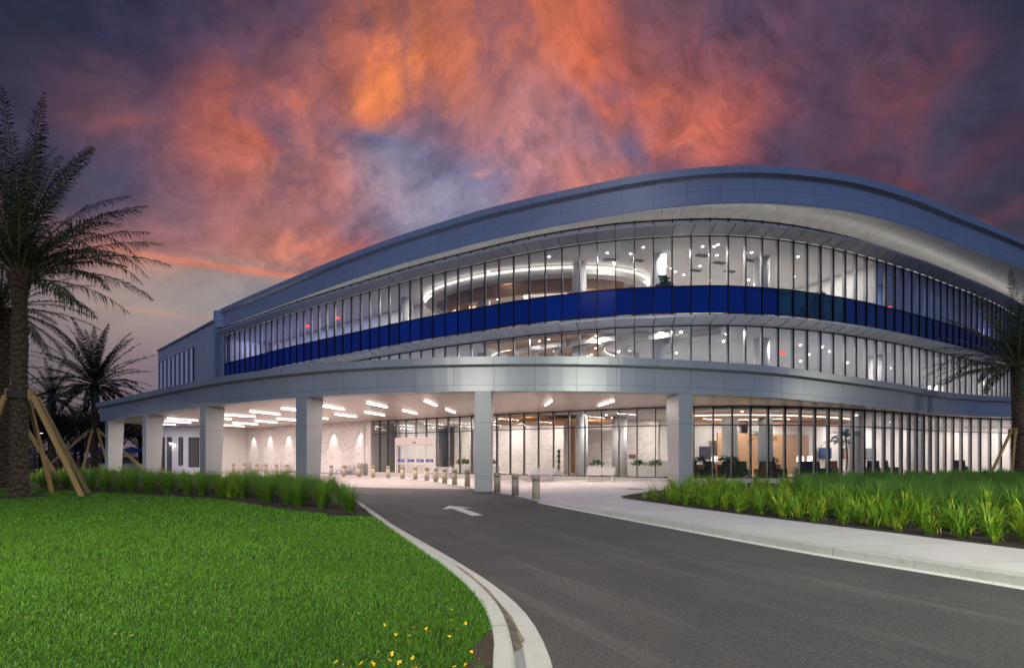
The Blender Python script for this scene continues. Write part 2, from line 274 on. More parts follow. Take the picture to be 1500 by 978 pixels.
def marble_mat(name, base=(.72, .68, .66), vein=(.33, .30, .30), scale=1.0, jx=1.5, jy=.75):
    m = bpy.data.materials.new(name); m.use_nodes = True; t = NT(m.node_tree); p = m.node_tree.nodes['Principled BSDF']
    uv = t.node('ShaderNodeUVMap').outputs[0]
    sep = t.node('ShaderNodeSeparateXYZ'); t.l.new(uv, sep.inputs[0])
    idx = t.math('FLOOR', t.math('DIVIDE', sep.outputs[0], jx)); idy = t.math('FLOOR', t.math('DIVIDE', sep.outputs[1], jy))
    off = t.math('ADD', t.math('MULTIPLY', idx, 3.7), t.math('MULTIPLY', idy, 9.1))
    cb = t.node('ShaderNodeCombineXYZ'); t.l.new(off, cb.inputs[2])
    v = t.vmath('ADD', uv, cb.outputs[0])
    mp = t.node('ShaderNodeMapping'); t.l.new(v, mp.inputs[0]); mp.inputs['Rotation'].default_value = (0, 0, R(-24)); mp.inputs['Scale'].default_value = (.55*scale, 1.7*scale, 1)
    n = t.noise(mp.outputs[0], 1.5, 6, .62, 1.6).outputs['Fac']
    d = t.math('ABSOLUTE', t.math('SUBTRACT', n, .5))
    veins = t.ramp(d, .008, .045, 1., 0.)
    n2 = t.noise(mp.outputs[0], 4., 5, .6, 1.).outputs['Fac']
    veins = t.math('MULTIPLY', veins, t.ramp(n2, .38, .52))
    soft = t.ramp(n, .5, .75, 0., .3)
    c = t.mix(soft, base, vein); c = t.mix(t.math('MULTIPLY', veins, .65), c, vein)
    for s, j in ((sep.outputs[0], jx), (sep.outputs[1], jy)):
        fr = t.math('FRACT', t.math('DIVIDE', s, j)); dd = t.math('MULTIPLY', t.math('MINIMUM', fr, t.math('SUBTRACT', 1., fr)), j)
        c = t.mix(t.ramp(dd, .003, .012, .35, 0.), c, tuple(x*.5 for x in base))
    t.l.new(c, p.inputs['Base Color']); p.inputs['Roughness'].default_value = .3
    return m
def leaf_mat(name, a, b, yellow=None, scale=40., rough=.55, transl=.0):
    m = bpy.data.materials.new(name); m.use_nodes = True; t = NT(m.node_tree); p = m.node_tree.nodes['Principled BSDF']
    pos = t.node('ShaderNodeNewGeometry').outputs['Position']
    n = t.noise(pos, scale, 2, .5).outputs['Fac']; big = t.noise(pos, .9, 3, .6).outputs['Fac']
    c = t.mix(t.ramp(n, .35, .65), a, b)
    c = t.mix(t.ramp(big, .4, .7, 0., .35), c, tuple(x*.6 for x in a))
    if yellow: c = t.mix(t.ramp(n, .57, .66, 0., .85), c, yellow)
    t.l.new(c, p.inputs['Base Color']); p.inputs['Roughness'].default_value = rough; p.inputs['Specular IOR Level'].default_value = .3
    if transl:
        tr = t.node('ShaderNodeBsdfTranslucent'); t.l.new(c, tr.inputs[0]); mx = t.node('ShaderNodeMixShader'); mx.inputs[0].default_value = transl
        out = [x for x in t.n if x.type == 'OUTPUT_MATERIAL'][0]
        t.l.new(p.outputs[0], mx.inputs[1]); t.l.new(tr.outputs[0], mx.inputs[2]); t.l.new(mx.outputs[0], out.inputs[0])
    return m
M = dict(
    fascia=panel_mat('fascia_metal', (.40, .42, .44), 1.98, 10., 5.16, w=.020, rough=.36, metal=.35, var=.04, seam=.6),
    fascia_top=panel_mat('roof_fascia_metal', (.40, .43, .50), 1.9, 10., 17.35, w=.022, rough=.36, metal=.35, var=.03, seam=.68),
    soffit=panel_mat('soffit_planks', (.70, .60, .56), 1.16, None, w=.03, rough=.3, metal=.15, var=.03, seam=.72, tilt=0, blotch=0),
    rsoffit=panel_mat('roof_soffit', (.78, .76, .73), 1.16, None, w=.02, rough=.3, metal=.15, var=.05, seam=.6, tilt=.0, blotch=0),
    shelf=panel_mat('sunshade_metal', (.66, .67, .70), 1.155, None, w=.028, rough=.4, metal=.3, var=.04, seam=.35),
    column=panel_mat('column_cladding', (.38, .39, .40), 50., 2.6, .75, w=.014, rough=.4, metal=.2, var=.0, seam=.5, tilt=.0),
    wing=panel_mat('wing_panels', (.50, .51, .54), 1.5, 1.2, 6.2, w=.02, rough=.5, var=.04, seam=.75),
    wingwall=panel_mat('ground_wing_wall', (.42, .46, .56), 1.6, 2.2, 0, w=.02, rough=.5, var=.04, seam=.6),  # the dimmer, bluer light on this wall is put into its colour
    mullion=mat('dark_mullion', (.018, .019, .022), .35, .4),
    mullion_in=mat('silver_mullion', (.42, .42, .43), .4, .3),
    glass=glass_mat('clear_glass', (.93, .94, .95), 1.1),
    glass_r=glass_mat('clear_ground_glass', (.94, .95, .95), 1.3),
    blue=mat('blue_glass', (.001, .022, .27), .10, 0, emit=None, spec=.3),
    blue_clear=glass_mat('blue_clear_glass', (.02, .12, .22), 1.2),
    spandrel=mat('white_spandrel', (.55, .56, .60), .35, .2, var=.05),
    white=mat('white_paint', (.68, .66, .64), .6, var=.04, vscale=1.5),
    ceil=panel_mat('ceiling_tiles', (.80, .79, .78), 1.2, 1.2, 0, w=.012, rough=.8, var=.015, seam=.8, tilt=0),
    floor=mat('polished_floor', (.46, .43, .40), .25, var=.1, vscale=1.),
    colint=mat('round_column_paint', (.66, .67, .68), .45),
    wood=wood_mat('warm_wood', (.50, .31, .16), (.40, .23, .11), axis=2),
    woodc=wood_mat('ceiling_wood', (.56, .32, .17), (.42, .22, .11), axis=0, scale=4.),
    woodd=wood_mat('dark_wood', (.22, .10, .05), (.14, .06, .03), axis=2),
    grey=mat('grey_carpet_wall', (.16, .17, .18), .9, var=.2),
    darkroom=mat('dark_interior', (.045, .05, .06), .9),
    asphalt=asphalt_mat(),
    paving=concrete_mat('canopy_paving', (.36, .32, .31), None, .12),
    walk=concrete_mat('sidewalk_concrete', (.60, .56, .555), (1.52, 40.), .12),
    kerb=concrete_mat('kerb_concrete', (.50, .49, .45), (3.05, None), .55),
    gutter=concrete_mat('gutter_concrete', (.52, .49, .47), None, .5),
    stain=mat('dried_mud', (.17, .125, .09), .9, col2=(.30, .245, .20), vscale=11.),
    paint=mat('road_paint', (.74, .72, .66), .7, col2=(.50, .48, .45), vscale=30.),
    mulch=mat('mulch', (.055, .028, .018), .95, col2=(.018, .011, .009), vscale=40., bump=1., bscale=45.),
    soil=mat('lawn_soil', (.018, .045, .008), .95, col2=(.010, .022, .006), vscale=5.),
    ground=mat('dark_ground', (.02, .03, .012), .95, var=.3),
    bollard=mat('tan_concrete', (.36, .31, .23), .8, var=.15, vscale=9., bump=.3, bscale=120.),
    bollard_dark=mat('bollard_groove', (.12, .10, .08), .9),
    bench=mat('silver_bench', (.62, .58, .58), .35, .5),
    steel=mat('brushed_steel', (.50, .50, .51), .35, .8),
    lampw=emit_mat('linear_led', (1., .86, .80), 12.),
    ledc=emit_mat('cove_led', (1., .90, .78), 2.6),
    down=emit_mat('downlight', (1., .95, .88), 14.),
    lampshade=mat('lampshade', (.85, .83, .8), .8, emit=(1, .93, .82), estr=1.6),
    exit=emit_mat('exit_sign', (1., .08, .05), 2.2),
    red=mat('red_paint', (.45, .012, .012), .4),
    signblue=mat('blue_sign', (.012, .03, .26), .5),
    signwhite=mat('white_sign', (.85, .85, .88), .6),
    frame_pink=mat('door_aluminium', (.66, .60, .58), .4, .2),
    timber=wood_mat('brace_timber', (.46, .31, .12), (.34, .22, .08), axis=2, rough=.8, scale=9.),
    strap=mat('burlap_strap', (.05, .04, .03), .9),
    trunk=mat('palm_bark', (.085, .055, .035), .95, col2=(.022, .015, .010), vscale=6., bump=.5, bscale=14.),
    bark=mat('tree_bark', (.05, .04, .03), .95, var=.3, vscale=8.),
    grass=leaf_mat('lawn_grass', (.034, .140, .003), (.115, .290, .010), yellow=(.21, .30, .04), scale=60.),
    frond=leaf_mat('palm_frond', (.035, .060, .022), (.055, .08, .03), yellow=(.16, .10, .05), scale=6.),
    frond2=leaf_mat('far_palm_frond', (.018, .032, .016), (.03, .045, .02), scale=6.),
    rachis=mat('frond_stem', (.14, .12, .06), .7),
    strapleaf=leaf_mat('strap_leaf', (.12, .27, .016), (.20, .36, .02), yellow=(.60, .55, .05), scale=5., transl=.2),
    muhly=leaf_mat('fine_grass', (.085, .20, .018), (.14, .27, .03), scale=9., transl=.15),
    muhlyb=leaf_mat('soft_grass', (.10, .24, .035), (.16, .31, .05), scale=9., transl=.1),
    tree=leaf_mat('dark_tree_leaves', (.014, .028, .010), (.025, .045, .015), scale=3.),
    shrub=leaf_mat('indoor_shrub', (.03, .11, .025), (.05, .16, .04), scale=20.),
    yellow=mat('yellow_petals', (.85, .50, .01), .6),
    redf=mat('red_petals', (.6, .06, .02), .6),
    stemg=mat('green_stem', (.06, .16, .02), .7),
    chair=mat('charcoal_fabric', (.035, .038, .045), .85),
    chairg=mat('green_fabric', (.03, .07, .035), .85),
    chairb=mat('brown_leather', (.12, .05, .035), .5),
    terracotta=wood_mat('planter_wood', (.38, .17, .09), (.28, .12, .06), axis=0),
    planterw=mat('white_planter', (.74, .72, .70), .5),
    navy=mat('navy_canvas', (.02, .06, .20), .8),
    sofa=mat('grey_banquette', (.13, .13, .15), .9, var=.3, vscale=25.),
    metal_lamp=mat('dark_pole', (.03, .03, .03), .5, .5),
    pole_head=emit_mat('lamp_head', (1., .97, .86), 6.),
    debris=mat('leaf_litter', (.030, .024, .024), .95, col2=(.075, .04, .028), vscale=70., bump=.8, bscale=80.),
)

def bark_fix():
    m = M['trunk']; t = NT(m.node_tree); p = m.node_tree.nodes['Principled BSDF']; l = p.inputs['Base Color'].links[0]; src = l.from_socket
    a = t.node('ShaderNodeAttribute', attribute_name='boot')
    t.l.new(t.mix(t.ramp(a.outputs['Fac'], .25, .85), src, (.13, .085, .05)), p.inputs['Base Color'])  # crevice darkness between boots painted into the bark colour; boot tips tan
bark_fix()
def blue_fix():
    m = M['blue']; t = NT(m.node_tree); p = m.node_tree.nodes['Principled BSDF']
    r_ = t.node('ShaderNodeObjectInfo').outputs['Random']
    pos = t.node('ShaderNodeNewGeometry').outputs['Position']; sp = t.node('ShaderNodeSeparateXYZ'); t.l.new(pos, sp.inputs[0])
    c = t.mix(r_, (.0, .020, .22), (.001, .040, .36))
    c = t.mix(t.ramp(sp.outputs[0], 16., 30., 0., .75), c, (.002, .022, .10))     # base colour darkens towards the right wing
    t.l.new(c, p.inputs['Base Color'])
blue_fix()
# ------------------------------------------------------------------ mesh helpers
def link(o, parent=None):
    COL.objects.link(o)
    if parent: o.parent = parent
    return o
def mk(name, v, f, m, parent=None, uv=None, smooth=False):
    me = bpy.data.meshes.new(name); me.from_pydata([tuple(map(float, p)) for p in v], [], f)
    if uv is not None:
        l = me.uv_layers.new(name='UVMap'); vi = np.zeros(len(me.loops), dtype=np.int32); me.loops.foreach_get('vertex_index', vi)
        l.data.foreach_set('uv', np.asarray(uv, dtype=np.float32)[vi].ravel())
    ms = m if isinstance(m, (list, tuple)) else [m]
    for q in ms: me.materials.append(q)
    if smooth: me.polygons.foreach_set('use_smooth', [True]*len(me.polygons))
    me.update(); o = bpy.data.objects.new(name, me); return link(o, parent)
class MB:
    def __init__(s): s.v = []; s.f = []; s.uv = []
    def add(s, v, f, uv=None):
        n = len(s.v); s.v += [tuple(p) for p in v]; s.f += [tuple(i+n for i in q) for q in f]
        s.uv += list(uv) if uv is not None else [(p[0]+p[1], p[2]) for p in v]; return s
    def box(s, c, d, rz=0., taper=1.):
        x, y, z = d[0]/2, d[1]/2, d[2]/2; vs = []
        for k, q in ((-z, 1.), (z, taper)):
            for a, b in ((-x, -y), (x, -y), (x, y), (-x, y)):
                a *= q; b *= q
                vs.append((c[0]+a*math.cos(rz)-b*math.sin(rz), c[1]+a*math.sin(rz)+b*math.cos(rz), c[2]+k))
        return s.add(vs, [(0, 3, 2, 1), (4, 5, 6, 7), (0, 1, 5, 4), (1, 2, 6, 5), (2, 3, 7, 6), (3, 0, 4, 7)])
    def hexa(s, lo, hi):
        return s.add(list(lo)+list(hi), [(0, 3, 2, 1), (4, 5, 6, 7), (0, 1, 5, 4), (1, 2, 6, 5), (2, 3, 7, 6), (3, 0, 4, 7)])
    def bar(s, a, b, w, h=None, up=(0, 0, 1)):
        h = h or w; a = Vector(a); b = Vector(b); d = (b-a).normalized(); u = Vector(up)
        if abs(d.dot(u)) > .98: u = Vector((0, 1, 0))
        x = d.cross(u).normalized()*w/2; y = x.cross(d).normalized()*h/2
        return s.hexa([a-x-y, a+x-y, a+x+y, a-x+y], [b-x-y, b+x-y, b+x+y, b-x+y])
    def lathe(s, c, prof, n=24):
        vs = []; fs = []
        for r, z in prof:
            for k in range(n): vs.append((c[0]+r*math.cos(2*PI*k/n), c[1]+r*math.sin(2*PI*k/n), c[2]+z))
        for j in range(len(prof)-1):
            for k in range(n): fs.append((j*n+k, j*n+(k+1) % n, (j+1)*n+(k+1) % n, (j+1)*n+k))
        fs.append(tuple(range(n))[::-1]); fs.append(tuple(range((len(prof)-1)*n, len(prof)*n)))
        return s.add(vs, fs)
    def tube(s, pts, rad, n=8):
        pts = [Vector(p) for p in pts]; rad = rad if isinstance(rad, (list, tuple)) else [rad]*len(pts); vs = []; fs = []
        for i, p in enumerate(pts):
            d = (pts[min(i+1, len(pts)-1)]-pts[max(i-1, 0)]).normalized(); u = Vector((0, 0, 1)) if abs(d.z) < .95 else Vector((0, 1, 0))
            x = d.cross(u).normalized(); y = x.cross(d)
            for k in range(n): vs.append(p+(x*math.cos(2*PI*k/n)+y*math.sin(2*PI*k/n))*rad[i])
        for i in range(len(pts)-1):
            for k in range(n): fs.append((i*n+k, i*n+(k+1) % n, (i+1)*n+(k+1) % n, (i+1)*n+k))
        fs.append(tuple(range(n))[::-1]); fs.append(tuple(range((len(pts)-1)*n, len(pts)*n)))
        return s.add(vs, fs)
    def build(s, name, m, parent=None, smooth=False): return mk(name, s.v, s.f, m, parent, s.uv, smooth)
def tag(o, label=None, cat=None, group=None, kind=None):
    if label: o['label'] = label
    if cat: o['category'] = cat
    if group: o['group'] = group
    if kind: o['kind'] = kind
    return o
def thing(name, label, cat, loc=(0, 0, 0), rz=0., group=None):
    o = bpy.data.objects.new(name, None); o.empty_display_size = .2; COL.objects.link(o)
    o.location = loc; o.rotation_euler = (0, 0, rz); return tag(o, label, cat, group)
def copy_tree(o, parent=None):
    c = o.copy(); COL.objects.link(c)
    if parent: c.parent = parent
    for ch in list(o.children): copy_tree(ch, c)
    return c
def struct(o): o['kind'] = 'structure'; return o
def catmull(pts, n=12):
    P = [Vector((*p, 0)) for p in pts]; P = [2*P[0]-P[1]]+P+[2*P[-1]-P[-2]]; out = []
    for i in range(1, len(P)-2):
        for k in range(n):
            t = k/n; a, b, c, d = P[i-1:i+3]
            q = .5*((2*b)+(c-a)*t+(2*a-5*b+4*c-d)*t*t+(-a+3*b-3*c+d)*t**3); out.append((q.x, q.y))
    out.append((P[-2].x, P[-2].y)); return out
class Curve:
    def __init__(s, pts, smooth=2):
        c = catmull(pts); a = np.array(c)
        for _ in range(smooth*6):
            a[1:-1] = .25*a[:-2]+.5*a[1:-1]+.25*a[2:]
        s.p = a; d = np.r_[0, np.cumsum(np.hypot(*np.diff(a, axis=0).T))]; s.s = d; s.L = d[-1]
    def at(s, q): return (float(np.interp(q, s.s, s.p[:, 0])), float(np.interp(q, s.s, s.p[:, 1])))
    def tan(s, q):
        a = s.at(max(0, q-.3)); b = s.at(min(s.L, q+.3)); v = Vector((b[0]-a[0], b[1]-a[1])).normalized(); return v
    def off(s, q, n):                                    # n > 0: outwards (towards the viewer's side)
        p = s.at(q); t = s.tan(q); return (p[0]+t.y*n, p[1]-t.x*n)
    def s_at_dir(s, r):                                  # arc length where x/y == r
        k = s.p[:, 0]/s.p[:, 1]; return float(np.interp(r, k, s.s))
    def sample(s, step=.6, a=0., b=None):
        b = s.L if b is None else b; n = max(2, int((b-a)/step)+1); return list(np.linspace(a, b, n))
def sweep(name, cv, prof, m, parent, qs=None, closed=True, caps=True, smooth=False):
    """prof: list of (n, z); one strip per profile edge with own vertices (hard edges); uv=(arc, z or n)"""
    qs = qs or cv.sample(.6); v = []; f = []; uv = []; N = len(qs)
    edges = [(prof[i], prof[(i+1) % len(prof)]) for i in range(len(prof) if closed else len(prof)-1)]
    for (a, b) in edges:
        base = len(v)
        for q in qs:
            for (n, z) in (a, b):
                x, y = cv.off(q, n); v.append((x, y, z)); uv.append((q, z if abs(a[1]-b[1]) > 1e-4 else n))
        for i in range(N-1): f.append((base+2*i, base+2*i+2, base+2*i+3, base+2*i+1))
    if closed and caps:
        for q in (qs[0], qs[-1]):
            base = len(v)
            for (n, z) in prof: x, y = cv.off(q, n); v.append((x, y, z)); uv.append((.5, z))
            f.append(tuple(range(base, base+len(prof))))
    return mk(name, v, f, m, parent, uv, smooth)
def slab(name, top, back, z0, z1, m, parent, uvs=1.):
    """closed slab between polyline `top` and polyline `back` (same count)"""
    n = len(top); v = []; f = []
    for z in (z0, z1):
        for p in top: v.append((p[0], p[1], z))
        for p in back: v.append((p[0], p[1], z))
    T0, B0, T1, B1 = 0, n, 2*n, 3*n
    for i in range(n-1):
        f.append((T0+i, B0+i, B0+i+1, T0+i+1)); f.append((T1+i, T1+i+1, B1+i+1, B1+i))
        f.append((T0+i, T0+i+1, T1+i+1, T1+i)); f.append((B0+i, B1+i, B1+i+1, B0+i+1))
    f.append((T0, T1, B1, B0)); f.append((T0+n-1, B0+n-1, B1+n-1, T1+n-1))
    return mk(name, v, f, m, parent, [(p[0]*uvs, p[1]*uvs) for p in v])
def wall(mb, a, b, z0, z1, th=.15, u0=0.):
    a = Vector((*a, 0)); b = Vector((*b, 0)); t = (b-a); L = t.length; t.normalize(); n = Vector((t.y, -t.x, 0))*th
    q = [a, b, b-n, a-n]; vs = [(p.x, p.y, z0) for p in q]+[(p.x, p.y, z1) for p in q]
    uv = [(u0, z0), (u0+L, z0), (u0+L, z0), (u0, z0), (u0, z1), (u0+L, z1), (u0+L, z1), (u0, z1)]
    return mb.add(vs, [(0, 3, 2, 1), (4, 5, 6, 7), (0, 1, 5, 4), (1, 2, 6, 5), (2, 3, 7, 6), (3, 0, 4, 7)], uv)
def smoothstep(x): x = min(1, max(0, x)); return x*x*(3-2*x)

# ------------------------------------------------------------------ plan curves of the building (metres)
CAN = Curve([(-36.98, 41.7), (-33, 38.9), (-28.88, 36.0), (-25.87, 33.8), (-20.1, 29.75), (-17.4, 28.0), (-14.4, 26.3), (-11.54, 24.9), (-8.75, 23.8), (-5.8, 23.0), (-2.97, 22.5), (0.98, 22.29), (4.49, 22.48), (6.8, 22.85), (9.34, 23.4), (12.49, 24.3), (14.85, 25.25), (17.73, 26.7), (21.64, 28.75), (24.5, 30.3), (28.15, 32.4), (31.5, 34.4), (34.72, 35.8), (37.5, 36.7), (40.1, 37.3), (46, 37.9), (56, 38.2)])
G0 = Curve([(-12.53, 41.46), (-7.7, 38.7), (-2.91, 35.95), (-0.87, 34.7), (1.47, 33.4), (3.29, 32.45), (6.28, 30.94), (9.2, 29.75), (11.9, 29.12), (14.6, 28.95), (17.14, 29.2), (19.79, 29.85), (23, 31.0), (26.4, 32.5), (29.83, 34.3), (33, 36.0), (36.5, 37.5), (41.0, 38.7), (47, 39.3), (56, 39.5)])
G2 = Curve([(-32.91, 53.22), (-27.6, 49.5), (-22.63, 45.87), (-18.8, 43.3), (-14.98, 40.81), (-8.91, 36.95), (-5.6, 35.0), (-2.45, 33.3), (0.4, 31.8), (3.1, 30.65), (5.4, 29.9), (7.58, 29.4), (10.71, 29.05), (13.6, 29.0), (16.76, 29.5), (19.07, 30.1), (23.16, 31.55), (29.55, 34.5), (34.2, 36.9), (38.76, 39.3), (44, 42.2), (52, 47.2)])
RF = Curve([(-33.38, 53.54), (-26.5, 48.4), (-19.57, 43.35), (-14, 39.4), (-8.65, 35.87), (-5.4, 34.0), (-2.38, 32.31), (0.4, 31.0), (3.03, 29.89), (7.28, 28.3), (10.14, 27.6), (12.7, 27.25), (15.44, 27.3), (18.2, 27.7), (20.68, 28.25), (23.8, 29.3), (27, 30.6), (30.46, 32.2), (35.2, 34.3), (40.14, 36.6), (46, 39.6), (54, 44.5)])
BLD = thing('hospital_building', 'large white and blue glass curved three storey hospital building with wide entrance canopy', 'building', (0, 0, 0))
YB = 66.
def back(p): return (p[0]*.9, YB)

# roof
qs = RF.sample(.7)
sweep('roof_fascia', RF, [(0, 16.6), (0, 18.02), (.05, 18.10), (.24, 18.2), (.26, 18.62), (-1.2, 18.62), (-1.2, 16.6)], M['fascia_top'], BLD, qs)
t_ = [RF.off(q, -1.1) for q in qs]
slab('roof_deck', t_, [back(p) for p in t_], 18.25, 18.4, M['spandrel'], BLD)
t_ = [RF.off(q, -.02) for q in qs]
# soffit: from fascia back past the glass line, uv u = arc length
v = []; f = []; uv = []
for q in qs:
    for n, z in ((-.02, 16.585), (-1.5, 16.6), (-9.0, 16.62)):
        p = RF.off(q, n); v.append((p[0], p[1], z)); uv.append((q, n))
for i in range(len(qs)-1):
    for k in range(2): f.append((3*i+k, 3*i+k+1, 3*i+k+4, 3*i+k+3))
o = mk('roof_soffit', v, f, M['rsoffit'], BLD, uv); md = o.modifiers.new('t', 'SOLIDIFY'); md.thickness = .05; md.offset = 1

# canopy
qc = CAN.sample(.7)
CF = sweep('canopy_fascia', CAN, [(0, 4.86), (0, 6.02), (.30, 6.10), (.32, 6.46), (-.7, 6.46), (-.7, 4.86)], M['fascia'], BLD, qc)
def cback(x):
    xs = [-37, -35, -33, -30, -10, 60]; ys = [44.2, 46.8, 50.5, 53.2, 53.2, 53.2]
    return float(np.interp(x, xs, ys))
v = []; f = []; uv = []; K = 8
for q in qc:
    a = CAN.off(q, -.1); b = (a[0], max(cback(a[0]), a[1]+.5))
    for k in range(K+1):
        t = k/K; v.append((a[0]+(b[0]-a[0])*t, a[1]+(b[1]-a[1])*t, 4.875)); uv.append((q, t))
n_ = len(qc)
for i in range(n_-1):
    for k in range(K): j = i*(K+1)+k; f.append((j, j+1, j+K+2, j+K+1))
o = mk('canopy_soffit', v, f, M['soffit'], BLD, uv); md = o.modifiers.new('t', 'SOLIDIFY'); md.thickness = .08; md.offset = -1
v2 = [(p[0], p[1], 6.40) for p in v]
o = mk('canopy_roof', v2, f, M['spandrel'], BLD, uv); md = o.modifiers.new('t', 'SOLIDIFY'); md.thickness = .1; md.offset = 1
mb = MB(); wall(mb, (-37.0, 41.9), (-36.9, 44.2), 4.86, 6.4, .2); wall(mb, (-36.9, 44.2), (-35, 46.8), 4.86, 6.4, .2); wall(mb, (-35, 46.8), (-33, 50.5), 4.86, 6.4, .2)
mb.build('canopy_end', M['fascia'], BLD)

# canopy columns (tapered fins: deeper at the top)
def column(r, wid=.8, db=.92, dt=1.14):
    s = CAN.s_at_dir(r); p = Vector(CAN.off(s, -.03)); t = CAN.tan(s); n = Vector((-t.y, t.x))
    def ring(d, z):
        a = p-t*wid/2; b = p+t*wid/2; return [(a.x, a.y, z), (b.x, b.y, z), (b.x+n.x*d, b.y+n.y*d, z), (a.x+n.x*d, a.y+n.y*d, z)]
    mb = MB(); mb.hexa(ring(db, 0.), ring(dt, 4.9)); mb.uv = [(.3, q[2]) for q in mb.v]
    o = mb.build('column', M['column'], BLD); b = o.modifiers.new('b', 'BEVEL'); b.width = .015; b.segments = 2
    return o
for px in (155.5, 210.5, 296, 440.5, 707, 1005): column((px-750)/680)

# ground wing walls / marble wall
mb = MB(); wall(mb, (-37.5, 47.5), (-32.5, 48.7), 0, 4.9, .3); wall(mb, (-39.5, 52), (-37.5, 47.5), 0, 4.9, .3)
ww = mb.build('wing_wall', M['wingwall'], BLD)
mb = MB(); wall(mb, (-32.5, 48.7), (-30.1, 52.6), 0, 4.9, .3); mb.build('white_wall', M['white'], BLD)
mb = MB(); wall(mb, (-30.1, 52.6), (-12.75, 41.55), 0, 4.9, .3); mb.build('marble_wall', marble_mat('marble_cladding'), BLD)
mb = MB(); wall(mb, (-12.85, 41.40), (-12.55, 41.22), 0, 4.87, .5); mb.build('wall_end_trim', M['frame_pink'], BLD)
mb = MB(); wall(mb, (-30.1, 52.55), (-12.8, 41.5), 0.0, .16, -.03); mb.build('wall_base', M['steel'], BLD)
# recesses (tall slit windows and a door) in the wing wall
def along(a, b, t): return (a[0]+(b[0]-a[0])*t, a[1]+(b[1]-a[1])*t)
for t0, t1, z0, z1 in ((.09, .20, .8, 3.7), (.26, .34, .3, 3.7), (.38, .46, .12, 3.7), (.58, .66, .8, 3.7), (.76, .95, .6, 3.7)):
    mb = MB(); A = (-37.5, 47.47); B = (-32.5, 48.67); a = along(A, B, t0); b = along(A, B, t1)
    wall(mb, a, b, z0, z1, -.03); w = mb.build('window', M['mullion'], BLD)
    mb = MB(); a = along(A, B, t0+.012); b = along(A, B, t1-.012); wall(mb, (a[0], a[1]-.045), (b[0], b[1]-.045), z0+.06, z1-.06, -.01); mb.build('pane', M['darkroom'], w)

# ------------------------------------------------------------------ curtain walls
def curtain(name, cv, ss, rows, zlo, zhi, transoms, capd=.07, skip=None, inner=.17, inner_top=None):
    mb = MB(); md = MB()
    for i, s in enumerate(ss):
        p = Vector(cv.at(s)); t = cv.tan(s); n = Vector((t.y, -t.x))
        def bx(mbx, w, n0, n1, z0, z1):
            a = p-t*w/2+n*n1; b = p+t*w/2+n*n1; c = p+t*w/2+n*n0; d = p-t*w/2+n*n0
            mbx.hexa([(q.x, q.y, z0) for q in (a, b, c, d)], [(q.x, q.y, z1) for q in (a, b, c, d)])
        z0 = zlo
        if skip and skip[0]+.01 < s < skip[1]-.01: z0 = 3.30
        bx(mb, .055, -.015, capd, z0, zhi); bx(md, .065, -inner, -.017, z0, inner_top or zhi)
    for z in transoms:
        for i in range(len(ss)-1):
            if skip and z < 3.2 and ss[i] >= skip[0]-.01 and ss[i+1] <= skip[1]+.01: continue
            a = cv.at(ss[i]+.028); b = cv.at(ss[i+1]-.028)
            wall(mb, (a[0], a[1]), (b[0], b[1]), z-.03, z+.03, -.05)
    cw = mb.build(name, M['mullion'], BLD)
    md.build('mullion_fins', M['mullion_in'], cw)
    for (z0, z1, nm, mt) in rows:
        for i in range(len(ss)-1):
            a = Vector(cv.at(ss[i])); b = Vector(cv.at(ss[i+1])); d = (b-a).normalized(); a += d*.03; b -= d*.03
            zz0 = z0
            if skip and ss[i] >= skip[0]-.01 and ss[i+1] <= skip[1]+.01:
                if z1 < 3.8: zz0 = 3.36
            m = mt((a+b)/2) if callable(mt) else mt
            q = MB(); wall(q, a, b, zz0+.03, z1-.03, .016); q.build(nm, m, cw)
    return cw
P_ = 1.155
s0 = G0.s_at_dir((581-750)/680); s1 = G0.s_at_dir((640-750)/680)
ssg = [.02+(s0-.02)*i/3 for i in range(4)]+[s0+(s1-s0)*i/4 for i in range(1, 5)]
while ssg[-1]+P_ < G0.L: ssg.append(ssg[-1]+P_)
curtain('ground_curtain_wall', G0, ssg, [(.35, 3.68, 'window_pane', M['glass_r']), (3.68, 4.86, 'transom_pane', M['glass_r'])], .35, 4.87, [.38, 3.68, 4.83], skip=(s0, s1))
# concrete base under the glass, interrupted at the door
for a, b in ((0, s0), (s1, G0.L)):
    sweep('glass_base', G0, [(.08, 0), (.08, .35), (-.3, .35), (-.3, 0)], M['kerb'], BLD, G0.sample(.6, a, b))
ss2 = []; s = .05
while s < G2.L: ss2.append(s); s += P_
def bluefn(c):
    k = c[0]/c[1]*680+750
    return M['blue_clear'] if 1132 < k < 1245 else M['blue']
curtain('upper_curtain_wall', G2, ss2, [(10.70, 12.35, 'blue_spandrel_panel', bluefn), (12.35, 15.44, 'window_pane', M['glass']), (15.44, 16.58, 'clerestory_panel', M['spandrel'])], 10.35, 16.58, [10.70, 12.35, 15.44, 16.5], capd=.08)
ss1 = [s for s in ss2 if s > 8]
curtain('middle_curtain_wall', G2, ss1, [(6.3, 9.86, 'window_pane', M['glass']), (9.86, 10.66, 'spandrel_panel', M['spandrel'])], 6.2, 10.34, [9.86], capd=.07)
